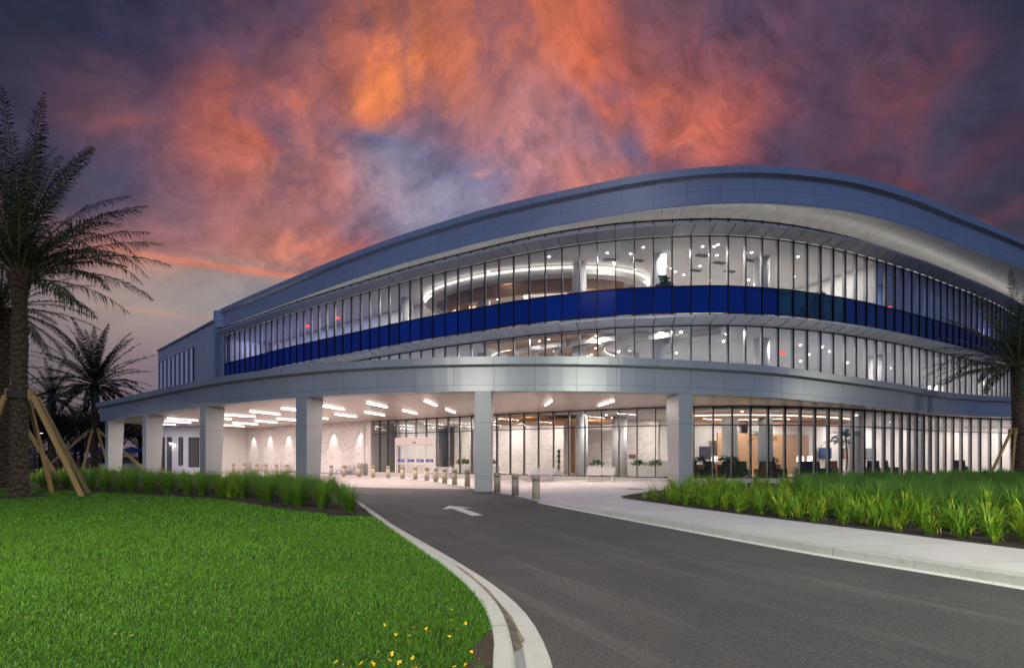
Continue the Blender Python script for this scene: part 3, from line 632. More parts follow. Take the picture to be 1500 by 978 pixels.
# sunshades: tilted shelves
q2 = G2.sample(P_*.5, .05, ss2[-1])
sweep('sunshade', G2, [(.10, 15.50), (.95, 15.74), (.97, 15.84), (.10, 15.60)], M['shelf'], BLD, q2)
sweep('sunshade', G2, [(.10, 9.92), (.95, 10.16), (.97, 10.26), (.10, 10.02)], M['shelf'], BLD, q2)
sweep('soffit_uplight', G2, [(.16, 15.66), (.26, 15.68), (.26, 15.72), (.16, 15.72)], emit_mat('uplight_led', (1., .95, .88), 3.2), BLD, q2)
for z in (15.50, 9.92):
    for s in ss2:
        a = G2.off(s, .09); b = G2.off(s, .9); MB().bar((*a, z-.03), (*b, z+.205), .03, .05).build('sunshade_bracket' if z > 12 else 'lower_sunshade_bracket', M['shelf'], BLD)
# vertical end frame of the upper storeys at the left
mb = MB(); tl = G2.tan(.1); nl = Vector((tl.y, -tl.x)); p0 = Vector(G2.at(0))
a = p0-tl*1.9+nl*.4; b = p0-tl*1.45+nl*.4
mb.hexa([(a.x, a.y, 6.2), (b.x, b.y, 6.2), (b.x-nl.x*1.5, b.y-nl.y*1.5, 6.2), (a.x-nl.x*1.5, a.y-nl.y*1.5, 6.2)], [(a.x, a.y, 18.6), (b.x, b.y, 18.6), (b.x-nl.x*1.5, b.y-nl.y*1.5, 18.6), (a.x-nl.x*1.5, a.y-nl.y*1.5, 18.6)])
wall(mb, p0-tl*1.5-nl*.05, p0-tl*.0-nl*.05, 6.2, 16.6, .2)
a = p0-tl*1.9+nl*.42; mb.build('end_frame', M['fascia_top'], BLD)
mb = MB(); a = p0-tl*1.48+nl*.40; b = Vector(RF.at(0))+Vector(RF.tan(0).yx)*0
wall(mb, a, Vector(RF.at(.1)), 16.61, 18.6, .4); mb.build('roof_end', M['fascia_top'], BLD)

# upper left wing
A = p0-tl*1.9-nl*.6; B = A+Vector((-21.3, 17.9)); C = B+Vector((12, 14)); D = Vector((-22, 62))
mb = MB(); 
for z0, z1 in ((6.2, 18.1),):
    mb.hexa([(q.x, q.y, z0) for q in (B, A, D, C)], [(q.x, q.y, z1) for q in (B, A, D, C)])
L_ = (B-A).length
mb.uv = [(0, z) if i in (1, 2) else (L_, z) for i, z in [(k % 4, q[2]) for k, q in enumerate(mb.v)]]
mb.build('wing_wall_upper', M['wing'], BLD)
mb = MB(); off = Vector((-.06, -.08)); wall(mb, B+off*2, A+off*2, 18.1, 18.3, .4); mb.build('wing_coping', M['fascia_top'], BLD)
dirw = (B-A).normalized(); nw = Vector((dirw.y, -dirw.x)); nw = nw if nw.y < 0 else -nw
def wing_window(u0, u1, z0, z1, split=None):
    a = A+dirw*u1+nw*.01; b = A+dirw*u0+nw*.01
    mb = MB(); wall(mb, a, b, z0, z1, -.10); w = mb.build('window', M['mullion'], BLD)
    a = A+dirw*(u1-.42)+nw*.12; b = A+dirw*(u0+.30)+nw*.12
    mb = MB(); wall(mb, a, b, z0+1.9, z1-.1, -.02); mb.build('pane', M['wingglass'], w)
    a = A+dirw*(u1-.02)+nw*.12; b = A+dirw*(u1-.14)+nw*.12
    mb = MB(); wall(mb, a, b, z0, z1, -.10); mb.build('fin', M['mullion_in'], w)
M['wingglass'] = mat('dim_lit_glass', (.10, .12, .20), .15, emit=(.36, .40, .75), estr=.22)
wing_window(1.0, 2.3, 8.2, 16.2)
for k in range(8): wing_window(10.4+k*2.05, 12.1+k*2.05, 7.0, 16.2)

# ------------------------------------------------------------------ interior of the building
gq = G0.sample(1.0); gt = [G0.off(q, -.26) for q in gq]; gb = [back(p) for p in gt]
uq = G2.sample(1.0); ut = [G2.off(q, -.26) for q in uq]; ub = [back(p) for p in ut]
slab('ground_floor', gt, gb, .0, .22, M['floor'], BLD)
slab('ground_ceiling', gt, gb, 4.74, 4.85, M['ceil'], BLD)
slab('floor_slab', ut, ub, 6.0, 6.2, M['floor'], BLD)
slab('middle_ceiling', ut, ub, 9.90, 10.0, M['ceil'], BLD)
slab('floor_slab', ut, ub, 10.42, 10.66, M['floor'], BLD)
slab('upper_ceiling', ut, ub, 15.55, 15.7, M['ceil'], BLD)
def iwall(cv, a, b, off, z0, z1, m, name='interior_wall', step=1.5):
    qs = cv.sample(step, a, b); mb = MB(); u = 0
    for i in range(len(qs)-1):
        p = cv.off(qs[i], -off); q = cv.off(qs[i+1], -off); wall(mb, p, q, z0, z1, .12, u); u += math.dist(p, q)
    return mb.build(name, m, BLD)
def cross(cv, s, o0, o1, z0, z1, m, name='partition_wall'):
    mb = MB(); wall(mb, cv.off(s, -o0), cv.off(s, -o1), z0, z1, .12); return mb.build(name, m, BLD)
marb = marble_mat('lobby_marble', (.74, .70, .67), (.45, .40, .38), .6, 1.5, 3.)
def sg(px): return G0.s_at_dir((px-750)/680)
def su(px): return G2.s_at_dir((px-750)/680)
iwall(G0, 0, G0.L, 11.5, .2, 4.75, M['white'])
iwall(G0, 0, sg(583), 5.2, .2, 4.75, M['grey']); cross(G0, sg(583), .3, 5.2, .2, 4.75, M['white'])
iwall(G0, sg(583), sg(765), 8.0, .2, 4.75, marb)
iwall(G0, sg(765), sg(796), 9.5, .2, 4.75, M['wood']); cross(G0, sg(765), 7.9, 9.6, .2, 4.75, M['white'])
cross(G0, sg(796), 7.5, 9.6, .2, 4.75, M['white'])
iwall(G0, sg(796), sg(965), 8.5, .2, 4.75, marb)
iwall(G0, sg(965), sg(1245), 8.8, .2, 4.75, M['white'])
iwall(G0, sg(1245), G0.L, 8.0, .2, 4.75, M['white'])
iwall(G0, sg(1170), sg(1345), 7.8, .2, 3.6, M['wood'], 'wood_wall_panel')
cross(G0, .06, .3, 12.5, .2, 4.75, M['white'])
mb = MB(); wall(mb, (-13.2, 58), (56, 58), .2, 15.5, .2); wall(mb, (-13.3, 41.8), (-13.2, 58), .2, 4.75, .2); mb.build('rear_wall', M['white'], BLD)
cross(G0, G0.L-.5, .3, 8.0, .2, 4.75, M['white'])
# middle and upper floors
iwall(G2, 6, G2.L, 10.5, 6.2, 9.9, M['white']); cross(G2, 8, .3, 10.5, 6.2, 9.9, M['white'])
iwall(G2, 1, su(560), 4.8, 10.66, 15.55, M['white']); cross(G2, .3, .3, 9, 6.2, 15.6, M['white'])
iwall(G2, 1, G2.L, 11.5, 10.66, 15.55, M['white'])
iwall(G2, su(560), su(1290), 10.5, 10.66, 15.55, M['white'])
cross(G2, su(560), 4.8, 10.5, 10.66, 15.55, M['white']); cross(G2, su(1292), .35, 10.5, 10.66, 15.55, M['white'])
iwall(G2, su(1292), G2.L, 7.0, 10.66, 15.55, M['white']); cross(G2, G2.L-.3, .3, 9, 6.2, 15.6, M['white'])
for a, b in ((418, 432), (438, 450), (482, 497), (508, 522)):
    iwall(G2, su(a), su(b), 4.6, 10.66, 14.0, M['woodd'] if a > 430 else M['wood'], 'wood_panel')
iwall(G2, su(604), su(626), 5.5, 10.66, 14.9, M['wood'], 'wood_panel'); iwall(G2, su(632), su(690), 8.0, 10.66, 14.4, M['woodc'], 'wood_panel')
iwall(G2, su(800), su(905), 3.0, 10.66, 13.35, M['sofa'], 'curved_banquette'); iwall(G2, su(600+210), su(878), 2.2, 10.66, 12.95, M['sofa'], 'curved_banquette')
iwall(G2, su(930), su(962), 2.4, 10.66, 13.2, M['sofa'], 'curved_banquette')
COLS = []
def rcol(x, y, z0, z1, r=.42):
    COLS.append((x, y))
    MB().lathe((x, y, 0), [(r, z0), (r, z1)], 32).build('round_column', M['colint'], BLD, True)
for px, off in ((555, 3.2), (672, 3.5), (835, 3.2), (980, 3.0), (1166, 2.8), (1350, 3.)):
    for z0, z1 in ((6.2, 9.9), (10.66, 15.55)):
        p = G2.off(su(px), -off); rcol(p[0], p[1], z0, z1, .5)
for px, off in ((664, 3.), (834, 2.6), (881, 5.5), (1141, 5.), (1162, 2.4), (1312, 2.6), (1405, 3.)):
    p = G0.off(sg(px), -off); rcol(p[0], p[1], .2, 4.75, .45 if off < 5 else .55)
def ellipse_ring(name, cx, cy, rx, ry, w, z0, z1, m, a0=0, a1=360, n=72):
    v = []; f = []
    for i in range(n+1):
        a = R(a0+(a1-a0)*i/n); c, s_ = math.cos(a), math.sin(a)
        for rr, z in ((0, z0), (w, z0), (w, z1), (0, z1)): v.append((cx+(rx-rr)*c, cy+(ry-rr)*s_, z))
    for i in range(n):
        for k in range(4): f.append((4*i+k, 4*i+(k+1) % 4, 4*i+4+(k+1) % 4, 4*i+4+k))
    return mk(name, v, f, m, BLD, [(q[0], q[1]) for q in v])
# upper floor: dropped ring with glowing cove
for nm_, cx_, cy_, rx_, ry_, w_, z0_, z1_, m_ in (('cove_bulkhead', 0, 0, 9.4, 5.0, .9, 14.85, 15.54, M['white']), ('cove_light', 0, 0, 9.55, 5.15, .14, 15.26, 15.34, M['ledc']), ('wood_bulkhead', 0, 0, 7.6, 3.9, .4, 14.0, 15.54, M['woodc']), ('ceiling_ring_light', 1.2, .3, 1.9, 1.2, .3, 15.1, 15.2, M['ledc'])):
    o = ellipse_ring(nm_, cx_, cy_, rx_, ry_, w_, z0_, z1_, m_); o.location = (1.6, 38.9, 0); o.rotation_euler.z = R(-16)
# middle floor: wood ceiling with curved white bands
slab('wood_ceiling', [G2.off(q, -.5) for q in G2.sample(1., su(700), su(880))], [G2.off(q, -10.2) for q in G2.sample(1., su(700), su(880))], 9.82, 9.88, M['woodc'], BLD)
for px, r in ((735, 3.0), (775, 3.2), (815, 3.4), (858, 3.6), (912, 3.8), (960, 3.9), (1030, 4.3)):
    p = G2.off(su(px), -4.4); ellipse_ring('curved_ceiling_band', p[0]+r*.6, p[1], r, r, .28, 9.45, 9.81, M['white'], 120, 250, 30)
for px, r in ((700, 3.0), (742, 3.0), (870, 3.6), (925, 3.6)):
    p = G2.off(su(px), -4.4); ellipse_ring('cove_light', p[0]+r*.6, p[1], r+.06, r+.06, .05, 9.6, 9.64, M['ledc'], 130, 240, 30)
# ground floor: floating wood ceilings
def disc(name, cx, cy, rx, ry, z0, z1, m, n=64):
    v = [(cx+rx*math.cos(2*PI*i/n), cy+ry*math.sin(2*PI*i/n), z) for z in (z0, z1) for i in range(n)]
    f = [tuple(range(n))[::-1], tuple(range(n, 2*n))]+[(i, (i+1) % n, n+(i+1) % n, n+i) for i in range(n)]
    return mk(name, v, f, m, BLD, [(q[0], q[1]) for q in v])
disc('wood_ceiling', 3.4, 36.6, 4.8, 2.6, 4.3, 4.5, M['woodc'])
o = ellipse_ring('wood_bulkhead', 0, 0, 8.0, 3.4, .35, 4.32, 4.73, M['woodc']); o.location = (19.3, 35.3, 0); o.rotation_euler.z = R(20)
ellipse_ring('cove_light', 17.5, 34.6, 3.2, 1.8, .10, 4.55, 4.6, M['ledc'])
o = ellipse_ring('cove_light', 0, 0, 8.25, 3.65, .10, 4.44, 4.50, M['ledc']); o.location = (19.3, 35.3, 0); o.rotation_euler.z = R(20)  # extra glowing strip added to brighten the lounge ceiling
# lamps of the interior
DL = bpy.data.lights.new('downlight_lamp', 'AREA'); DL.shape = 'DISK'; DL.size = .34; DL.energy = 110; DL.color = (1., .93, .86)
DG = DL.copy(); DG.energy = 165; DG.color = (1., .88, .80)
DM = DL.copy(); DM.energy = 95
DB = DL.copy(); DB.energy = 80; DB.color = (.35, .45, 1.)
DB2 = DL.copy(); DB2.energy = 80; DB2.color = (.50, .55, 1.)
def lamp(data, p, z, name='downlight_lamp', rot=None):
    o = bpy.data.objects.new(name, data); o.location = (p[0], p[1], z); link(o, BLD)
    if rot: o.rotation_euler = rot
    return o
k = 0
s = 2.
while s < G2.L-1:
    p2 = G2.at(s); px = p2[0]/p2[1]*680+750
    for off in (2.6, 6.8):
        if px < 560 and off > 4: continue
        p = G2.off(s+random.uniform(-.4, .4), -off)
        if min(math.dist(p, c_) for c_ in COLS) < 1.5: p = G2.off(s+1.8, -off)
        if px < 1290: lamp(DB2 if px < 520 else DL, p, 15.5)
        elif int(s/3.1) % 2 == 0: lamp(DB, p, 15.5)
    if s > 14:
        for off in (2.4, 7.):
            p = G2.off(s+1., -off)
            if 690 < px < 1050: p = G2.off(s+1., -(1.1 if off < 4 else 9.2))
            if min(math.dist(p, c_) for c_ in COLS) < 1.5: p = G2.off(s+2.6, -off)
            lamp(DM, p, 9.78)
    s += 4.2 if px > 560 else 3.6
s = 6.
while s < G0.L-1:
    for off in (2.2, 6.2):
        q_ = G0.off(s, -off)
        if min(math.dist(q_, c_) for c_ in COLS) < 1.5: q_ = G0.off(s+1.7, -off)
        dx_, dy_ = q_[0]-19.3, q_[1]-35.0; e_ = ((dx_*.94+dy_*.342)/8.)**2+((-dx_*.342+dy_*.94)/3.4)**2
        if .55 < e_ < 1.75: continue
        lamp(DG, q_, 4.7)
    s += 4.4
# small recessed downlights that only glint
me_d = MB().lathe((0, 0, 0), [(.07, 0), (.07, .02)], 12).build('downlight', M['down'], BLD); me_d.location = (*G2.off(su(900), -4.), 15.52)
first = True
for z, cv, lo, hi, n in ((15.52, G2, 620, 1290, 42), (9.80, G2, 760, 1440, 34), (4.71, G0, 720, 1440, 22)):
    for i in range(n):
        px = random.uniform(lo, hi); off = random.uniform(1.2, 8.)
        q = cv.off(cv.s_at_dir((px-750)/680), -off); o = me_d.copy(); link(o, BLD); o.location = (q[0], q[1], z)
# ceiling vents
vn = MB().box((0, 0, 0), (.9, .35, .03)).build('ceiling_vent', M['grey'], BLD); vn.location = (*G2.off(su(890), -3.), 15.52)
for px, off in ((860, 4.5), (945, 3.5), (1060, 3.), (1085, 5.5), (1110, 4.), (1150, 3.2), (1150, 5.2), (1000, 5.6)):
    o = vn.copy(); link(o, BLD); q = G2.off(su(px), -off); o.location = (*q, 15.52); o.rotation_euler.z = .3
for cv, px, off, z in ((G2, 419, 2.2, 15.0), (G2, 464, 2.2, 15.0), (G2, 1371, 3., 14.2), (G2, 1215, 3.5, 9.3), (G2, 616, 3, 9.5)):
    p = cv.off(cv.s_at_dir((px-750)/680), -off); MB().box((p[0], p[1], z), (.45, .06, .22), .2).build('exit_sign', M['exit'], BLD)

# ------------------------------------------------------------------ canopy linear lights
LI = [((-21.62, 34.85), (-20.36, 36.38)), ((-18.18, 32.26), (-17.25, 34.41)), ((-14.99, 30.26), (-14.1, 32.4)), ((-24.6, 37.0), (-23.69, 38.97)), ((-25.93, 43.23), (-24.83, 45.12)),
      ((-22.52, 40.48), (-21.71, 43.01)), ((-19.51, 38.59), (-18.4, 40.6)), ((-28.87, 46.13), (-27.83, 47.98)), ((-11.79, 28.58), (-11.18, 30.94)), ((-13.11, 34.27), (-12.28, 36.71)),
      ((-16.3, 36.4), (-15.31, 38.59)), ((-8.47, 27.08), (-7.95, 29.5)), ((-10.42, 32.91), (-9.68, 35.14)), ((-7.43, 31.41), (-6.93, 33.99)), ((-4.91, 25.98), (-4.63, 28.58)),
      ((-4.37, 30.62), (-4.07, 33.2)), ((2.03, 28.46), (2.21, 25.8)), ((5.32, 28.53), (5.72, 26.08)), ((-34.6, 43.9), (-33.35, 46.13)), ((-30.66, 40.91), (-29.95, 43.36)), ((-28.4, 38.2), (-27.36, 40.43))]
ORD = ['first', 'second', 'third', 'fourth', 'fifth', 'sixth', 'seventh', 'eighth', 'ninth', 'tenth', 'eleventh', 'twelfth', 'thirteenth', 'fourteenth', 'fifteenth', 'sixteenth', 'seventeenth', 'eighteenth', 'nineteenth', 'twentieth', 'twenty-first', 'twenty-second', 'twenty-third', 'twenty-fourth', 'twenty-fifth', 'twenty-sixth', 'twenty-seventh', 'twenty-eighth', 'twenty-ninth', 'thirtieth']
def ordn(i): return ORD[i] if i < len(ORD) else '%dth' % (i+1)
lp = thing('linear_light', '', 'ceiling light', (0, 0, 4.83))
MB().box((0, 0, .0), (.10, 2.4, .05)).build('diffuser', M['lampw'], lp)
MB().box((0, 0, .03), (.14, 2.44, .03)).build('housing', M['spandrel'], lp)
LI.sort(key=lambda q: (q[0][0]+q[1][0])/(q[0][1]+q[1][1]))
LB_ = bpy.data.lights.new('linear_lamp', 'AREA'); LB_.shape = 'RECTANGLE'; LB_.size = .1; LB_.size_y = 2.4; LB_.energy = 170; LB_.color = (1., .82, .76)
lo_ = bpy.data.objects.new('linear_lamp', LB_); link(lo_, lp); lo_.location = (0, 0, -.03)
for i, (a, b) in enumerate(LI):
    o = lp if i == 0 else copy_tree(lp)
    o.location = ((a[0]+b[0])/2, (a[1]+b[1])/2, 4.82); o.rotation_euler.z = math.atan2(b[1]-a[1], b[0]-a[0])-PI/2
    tag(o, 'glowing linear ceiling light under the canopy, %s from the left end' % ordn(i), 'ceiling light', 'linear lights in the canopy ceiling')
# marble wall washers
sp = bpy.data.lights.new('wall_washer_lamp', 'SPOT'); sp.energy = 380; sp.spot_size = R(46); sp.spot_blend = .5; sp.color = (1, .93, .9); sp.shadow_soft_size = .04
for px in (372, 396, 423, 489, 529):
    r = (px-750)/680; A_ = (-30.1, 52.6); B_ = (-12.75, 41.55); t = (A_[0]-r*A_[1])/((A_[0]-r*A_[1])-(B_[0]-r*B_[1]))
    q = along(A_, B_, t); d = Vector((-.537, -.843)); 
    o = bpy.data.objects.new('wall_washer_lamp', sp); o.location = (q[0]+d.x*.55, q[1]+d.y*.55, 4.75); link(o, BLD)
    o.rotation_euler = (-Vector((d.x*.22, d.y*.22, 1)).normalized()).to_track_quat('-Z', 'Y').to_euler()
    o.rotation_euler = Vector((-d.x*.16, -d.y*.16, -1)).to_track_quat('-Z', 'Y').to_euler()
# small wall lamp on the wing wall
q = along((-37.5, 47.4), (-32.5, 48.6), .47)
wl = thing('wall_lamp', 'small white wall lamp lit beside the door of the dark wing wall', 'wall lamp', (q[0], q[1]-.1, 3.1))
MB().box((0, 0, 0), (.35, .22, .14)).build('lamp_body', M['signwhite'], wl); MB().box((0, -.02, -.08), (.28, .14, .02)).build('diffuser', emit_mat('wall_lamp_glow', (1, .95, .9), 60.), wl)

# ------------------------------------------------------------------ automatic entrance door
pa = Vector(G0.at(s0)); pb = Vector(G0.at(s1)); td = (pb-pa).normalized(); LD = (pb-pa).length; nd = Vector((td.y, -td.x)); rzd = math.atan2(td.y, td.x)
D_ = bpy.data.objects.new('entrance_door', None); link(D_, BLD); D_.location = (pa.x+nd.x*.06, pa.y+nd.y*.06, 0); D_.rotation_euler.z = rzd
D_['label'] = 'pale pink framed automatic sliding entrance doors with blue strips'
mb = MB(); mb.box((LD/2, -.04, 2.98), (LD, .22, .62)); mb.box((.06, -.04, 1.35), (.12, .2, 2.66)); mb.box((LD-.06, -.04, 1.35), (.12, .2, 2.66)); mb.box((LD/2, -.04, .035), (LD, .22, .03))
mb.build('door_frame', M['frame_pink'], D_)
MB().box((LD/2, -.17, 2.86), (.3, .05, .09)).build('door_sensor', M['mullion'], D_)
lw = (LD-.24)/4
for k in range(4):
    x0 = .12+k*lw; xc = x0+lw/2; yy = -.06 if k in (1, 2) else -.0
    mb = MB()
    for xx in (x0+.05, x0+lw-.05): mb.box((xx, yy, 1.36), (.09, .06, 2.6))
    for z, h in ((.17, .22), (1.12, .12), (2.62, .09)): mb.box((xc, yy, z), (lw-.19, .06, h))
    lf = mb.build('door_leaf', M['frame_pink'], D_)
    mb = MB(); mb.box((xc, yy, .67), (lw-.2, .012, .77)); mb.box((xc, yy, 1.88), (lw-.2, .012, 1.38)); mb.build('glass', M['glass_r'], lf)
    MB().box((xc, yy-.022, 1.36), (lw-.16, .012, .22)).build('blue_strip', M['signblue'], lf)
    mb = MB(); w = [.42, .34, .40, .40][k]
    for j, zz in enumerate((1.385, 1.335)):
        x = xc-w/2
        while x < xc+w/2-(.1 if j else 0): l = random.uniform(.02, .05); mb.box((x+l/2, yy-.030, zz), (l, .002, .022)); x += l+.012
    mb.box((xc+(.38 if k in (0, 3) else -.36), yy-.030, 1.36), (.09, .002, .12)); mb.build('lettering', M['signwhite'], lf)

# ------------------------------------------------------------------ ground, road, kerbs, walks
def flat(name, pts, z, m, kind=True):
    bm = bmesh.new(); vs = [bm.verts.new((p[0], p[1], z)) for p in pts]; f = bm.faces.new(vs)
    if f.normal.z < 0: f.normal_flip()
    bmesh.ops.triangulate(bm, faces=[f]); me = bpy.data.meshes.new(name)
    uvl = bm.loops.layers.uv.new('UVMap')
    for q in bm.faces:
        for l in q.loops: l[uvl].uv = (l.vert.co.x, l.vert.co.y)
    bm.normal_update()
    for q in bm.faces:
        if q.normal.z < 0: q.normal_flip()
    bm.to_mesh(me); bm.free(); me.materials.append(m); o = link(bpy.data.objects.new(name, me))
    return struct(o) if kind else o
flat('ground', [(-900, -300), (900, -300), (900, 1500), (-900, 1500)], -.02, M['ground'])
flat('road', [(-60, -40), (70, -40), (70, 60), (-60, 60)], 0., M['asphalt'])
KL = Curve([(-.2, -14), (-.13, -6), (-.12, 0), (-.12, 2.4), (-.13, 3.44), (-.16, 4.13), (-.30, 4.95), (-.65, 5.96), (-1.34, 7.47), (-3.01, 10.93), (-5.23, 15.7), (-7.3, 20), (-8.7, 23.5), (-10.3, 26.6), (-14, 30), (-20, 34.2), (-28, 40), (-36, 46.5), (-45, 55)], 1)
# curve runs away from the viewer: off(+n) points to the right (the road)
qk = KL.sample(.35)
def strip(name, cv, qs, prof, m):
    v = []; f = []; uv = []; n = len(prof)
    for q in qs:
        for (d, z) in prof:
            x, y = cv.off(q, d(q) if callable(d) else d); v.append((x, y, z(x, y) if callable(z) else z)); uv.append((q, 7.7))
    for i in range(len(qs)-1):
        for k in range(n-1): f.append((i*n+k, (i+1)*n+k, (i+1)*n+k+1, i*n+k+1))
    return struct(mk(name, v, f, m, None, uv))
gw = lambda q: .15+.28*(1-smoothstep((q-19)/14))+.04
strip('kerb', KL, qk, [(-.02, .02), (-.015, .145), (0, .155), (.115, .155), (.14, .145), (.17, .02)], M['kerb'])
strip('gutter', KL, qk, [(.165, .012), (lambda q: gw(q)-.005, .010), (gw, .001)], M['gutter'])
lawn_pts = [KL.at(q) for q in KL.sample(.8)]
flat('lawn', lawn_pts+[(-80, 60), (-80, -14)], .135, M['soil'])
# dried mud in the gutter
flat('mud_stain', [(.03, 4.05), (.10, 4.16), (.09, 4.24), (.12, 4.3), (.06, 4.6), (.0, 4.95), (-.14, 5.4), (-.30, 5.95), (-.56, 6.6), (-.75, 7.05), (-.88, 7.3), (-.80, 7.0), (-.58, 6.4), (-.45, 6.05), (-.30, 5.55), (-.17, 5.1), (-.09, 4.75), (-.02, 4.4)], .0165, M['stain'])

KR = Curve([(13.5, -5), (9.6, 1.2), (7.6, 4.4), (6.61, 6.0), (6.11, 6.81), (5.16, 8.3), (3.83, 11), (2.45, 13.9), (1.22, 16.6), (.62, 18.2), (-.10, 20.1), (-.95, 21.9), (-1.80, 23.6), (-2.9, 25.9), (-4.5, 29.2), (-6.2, 32.2), (-8.4, 34.9), (-11.4, 37.1), (-16.0, 40.4), (-22, 44.3), (-28, 47.9), (-31, 49.5)], 1)
# runs away from the viewer; off(-n) is the left, so the walk is off(+n)
def zs(x, y): return .016+.134*smoothstep((x-1.0)/3.0)
qr = KR.sample(.4)
strip('gutter_strip', KR, [q for q in qr if q < 26], [(-.02, .002), (.12, .010), (.16, .008)], M['paint'])
strip('kerb_right', KR, qr, [(.155, -.01), (.19, lambda x, y: zs(x, y)-.02), (.215, zs), (.36, lambda x, y: zs(x, y)+.002)], M['kerb'])
v = []; f = []; uv = []; K = 14; nq = len(qr)
for i, q in enumerate(qr):
    a = KR.off(q, .36); t = q/KR.L
    b = (60+0*t, -5+70*min(1, t*1.6)) if t < .625 else (60-95*(t-.625)/.375, 65)
    for k in range(K+1):
        w = (k/K)**1.6; x = a[0]+(b[0]-a[0])*w; y = a[1]+(b[1]-a[1])*w; v.append((x, y, zs(x, y)-.002+.002*(k == 0))); uv.append((q, 2.+k*.01))
for i in range(nq-1):
    for k in range(K): j = i*(K+1)+k; f.append((j, j+K+1, j+K+2, j+1))
struct(mk('sidewalk', v, f, M['walk'], None, uv))
# paving under the canopy
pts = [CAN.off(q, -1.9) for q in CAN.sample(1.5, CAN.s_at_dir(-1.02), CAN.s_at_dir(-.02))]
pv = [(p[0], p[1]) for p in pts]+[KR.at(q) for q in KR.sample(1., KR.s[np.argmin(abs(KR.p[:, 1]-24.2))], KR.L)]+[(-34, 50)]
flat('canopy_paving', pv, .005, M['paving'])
# arrow
ar = [(-2.3, 16.25), (-1.62, 14.2), (-1.78, 14.3)]
def arrow():
    tip = Vector((-2.20, 16.2)); tail = Vector((-1.00, 13.5)); d = (tail-tip).normalized(); n = Vector((-d.y, d.x)); L = (tail-tip).length
    hl = 1.0; hw = .52; sw = .17
    P = [tip, tip+d*hl+n*hw, tip+d*hl*.95+n*sw, tip+d*L+n*sw, tip+d*L-n*sw, tip+d*hl*.95-n*sw, tip+d*hl-n*hw]
    o = flat('road_arrow', P, .004, M['paint'], False); tag(o, 'white painted arrow on the dark asphalt pointing to the canopy', 'road marking')
arrow()
# planting beds
BED = [(12.5, .5), (10.6, 4.3), (9.6, 6.2), (8.68, 7.87), (7.6, 10), (6.49, 12.0), (5.5, 14.1), (4.6, 16.3), (4.15, 17.4), (4.3, 18.3), (5.0, 19.3), (6.2, 20.7), (7.4, 22.1), (8.0, 23.0), (9.6, 23.6), (10.6, 26.0), (12.5, 27.2), (16, 27.1), (20, 28.2), (24, 29.6), (30, 32.7), (36, 35.9), (42, 37.4), (55, 38), (55, .5)]
def bed(name, pts, z, m):
    o = flat(name, pts, z, m); return o
bed('mulch_bed', BED, .158, M['mulch'])
LB = [(-4.75, 12.2), (-5.2, 12.8), (-6.7, 13.7), (-8.5, 15.2), (-10.5, 17.0), (-14, 18.6), (-19.2, 20.8), (-26, 24.0)]
lbk = [KL.off(q, -.03) for q in KL.sample(.8, KL.s[np.argmin(abs(KL.p[:, 1]-12.4))], KL.s[np.argmin(abs(KL.p[:, 1]-40))])]
flat('mulch_bed_left', [p for p in lbk]+[(-34, 33), (-26, 24.0), (-19.2, 20.8), (-14, 18.6), (-10.5, 17.0), (-8.5, 15.2), (-6.7, 13.7), (-5.2, 12.8)], .150, M['mulch'])
flat('mulch_corner', [(-.02+-.13, 3.0), (-.15, 4.2), (-.20, 4.2), (-.26, 4.0), (-.33, 3.8), (-.30, 3.6), (-.36, 3.45), (-.32, 3.2), (-.3, 3.0)], .150, M['debris'])

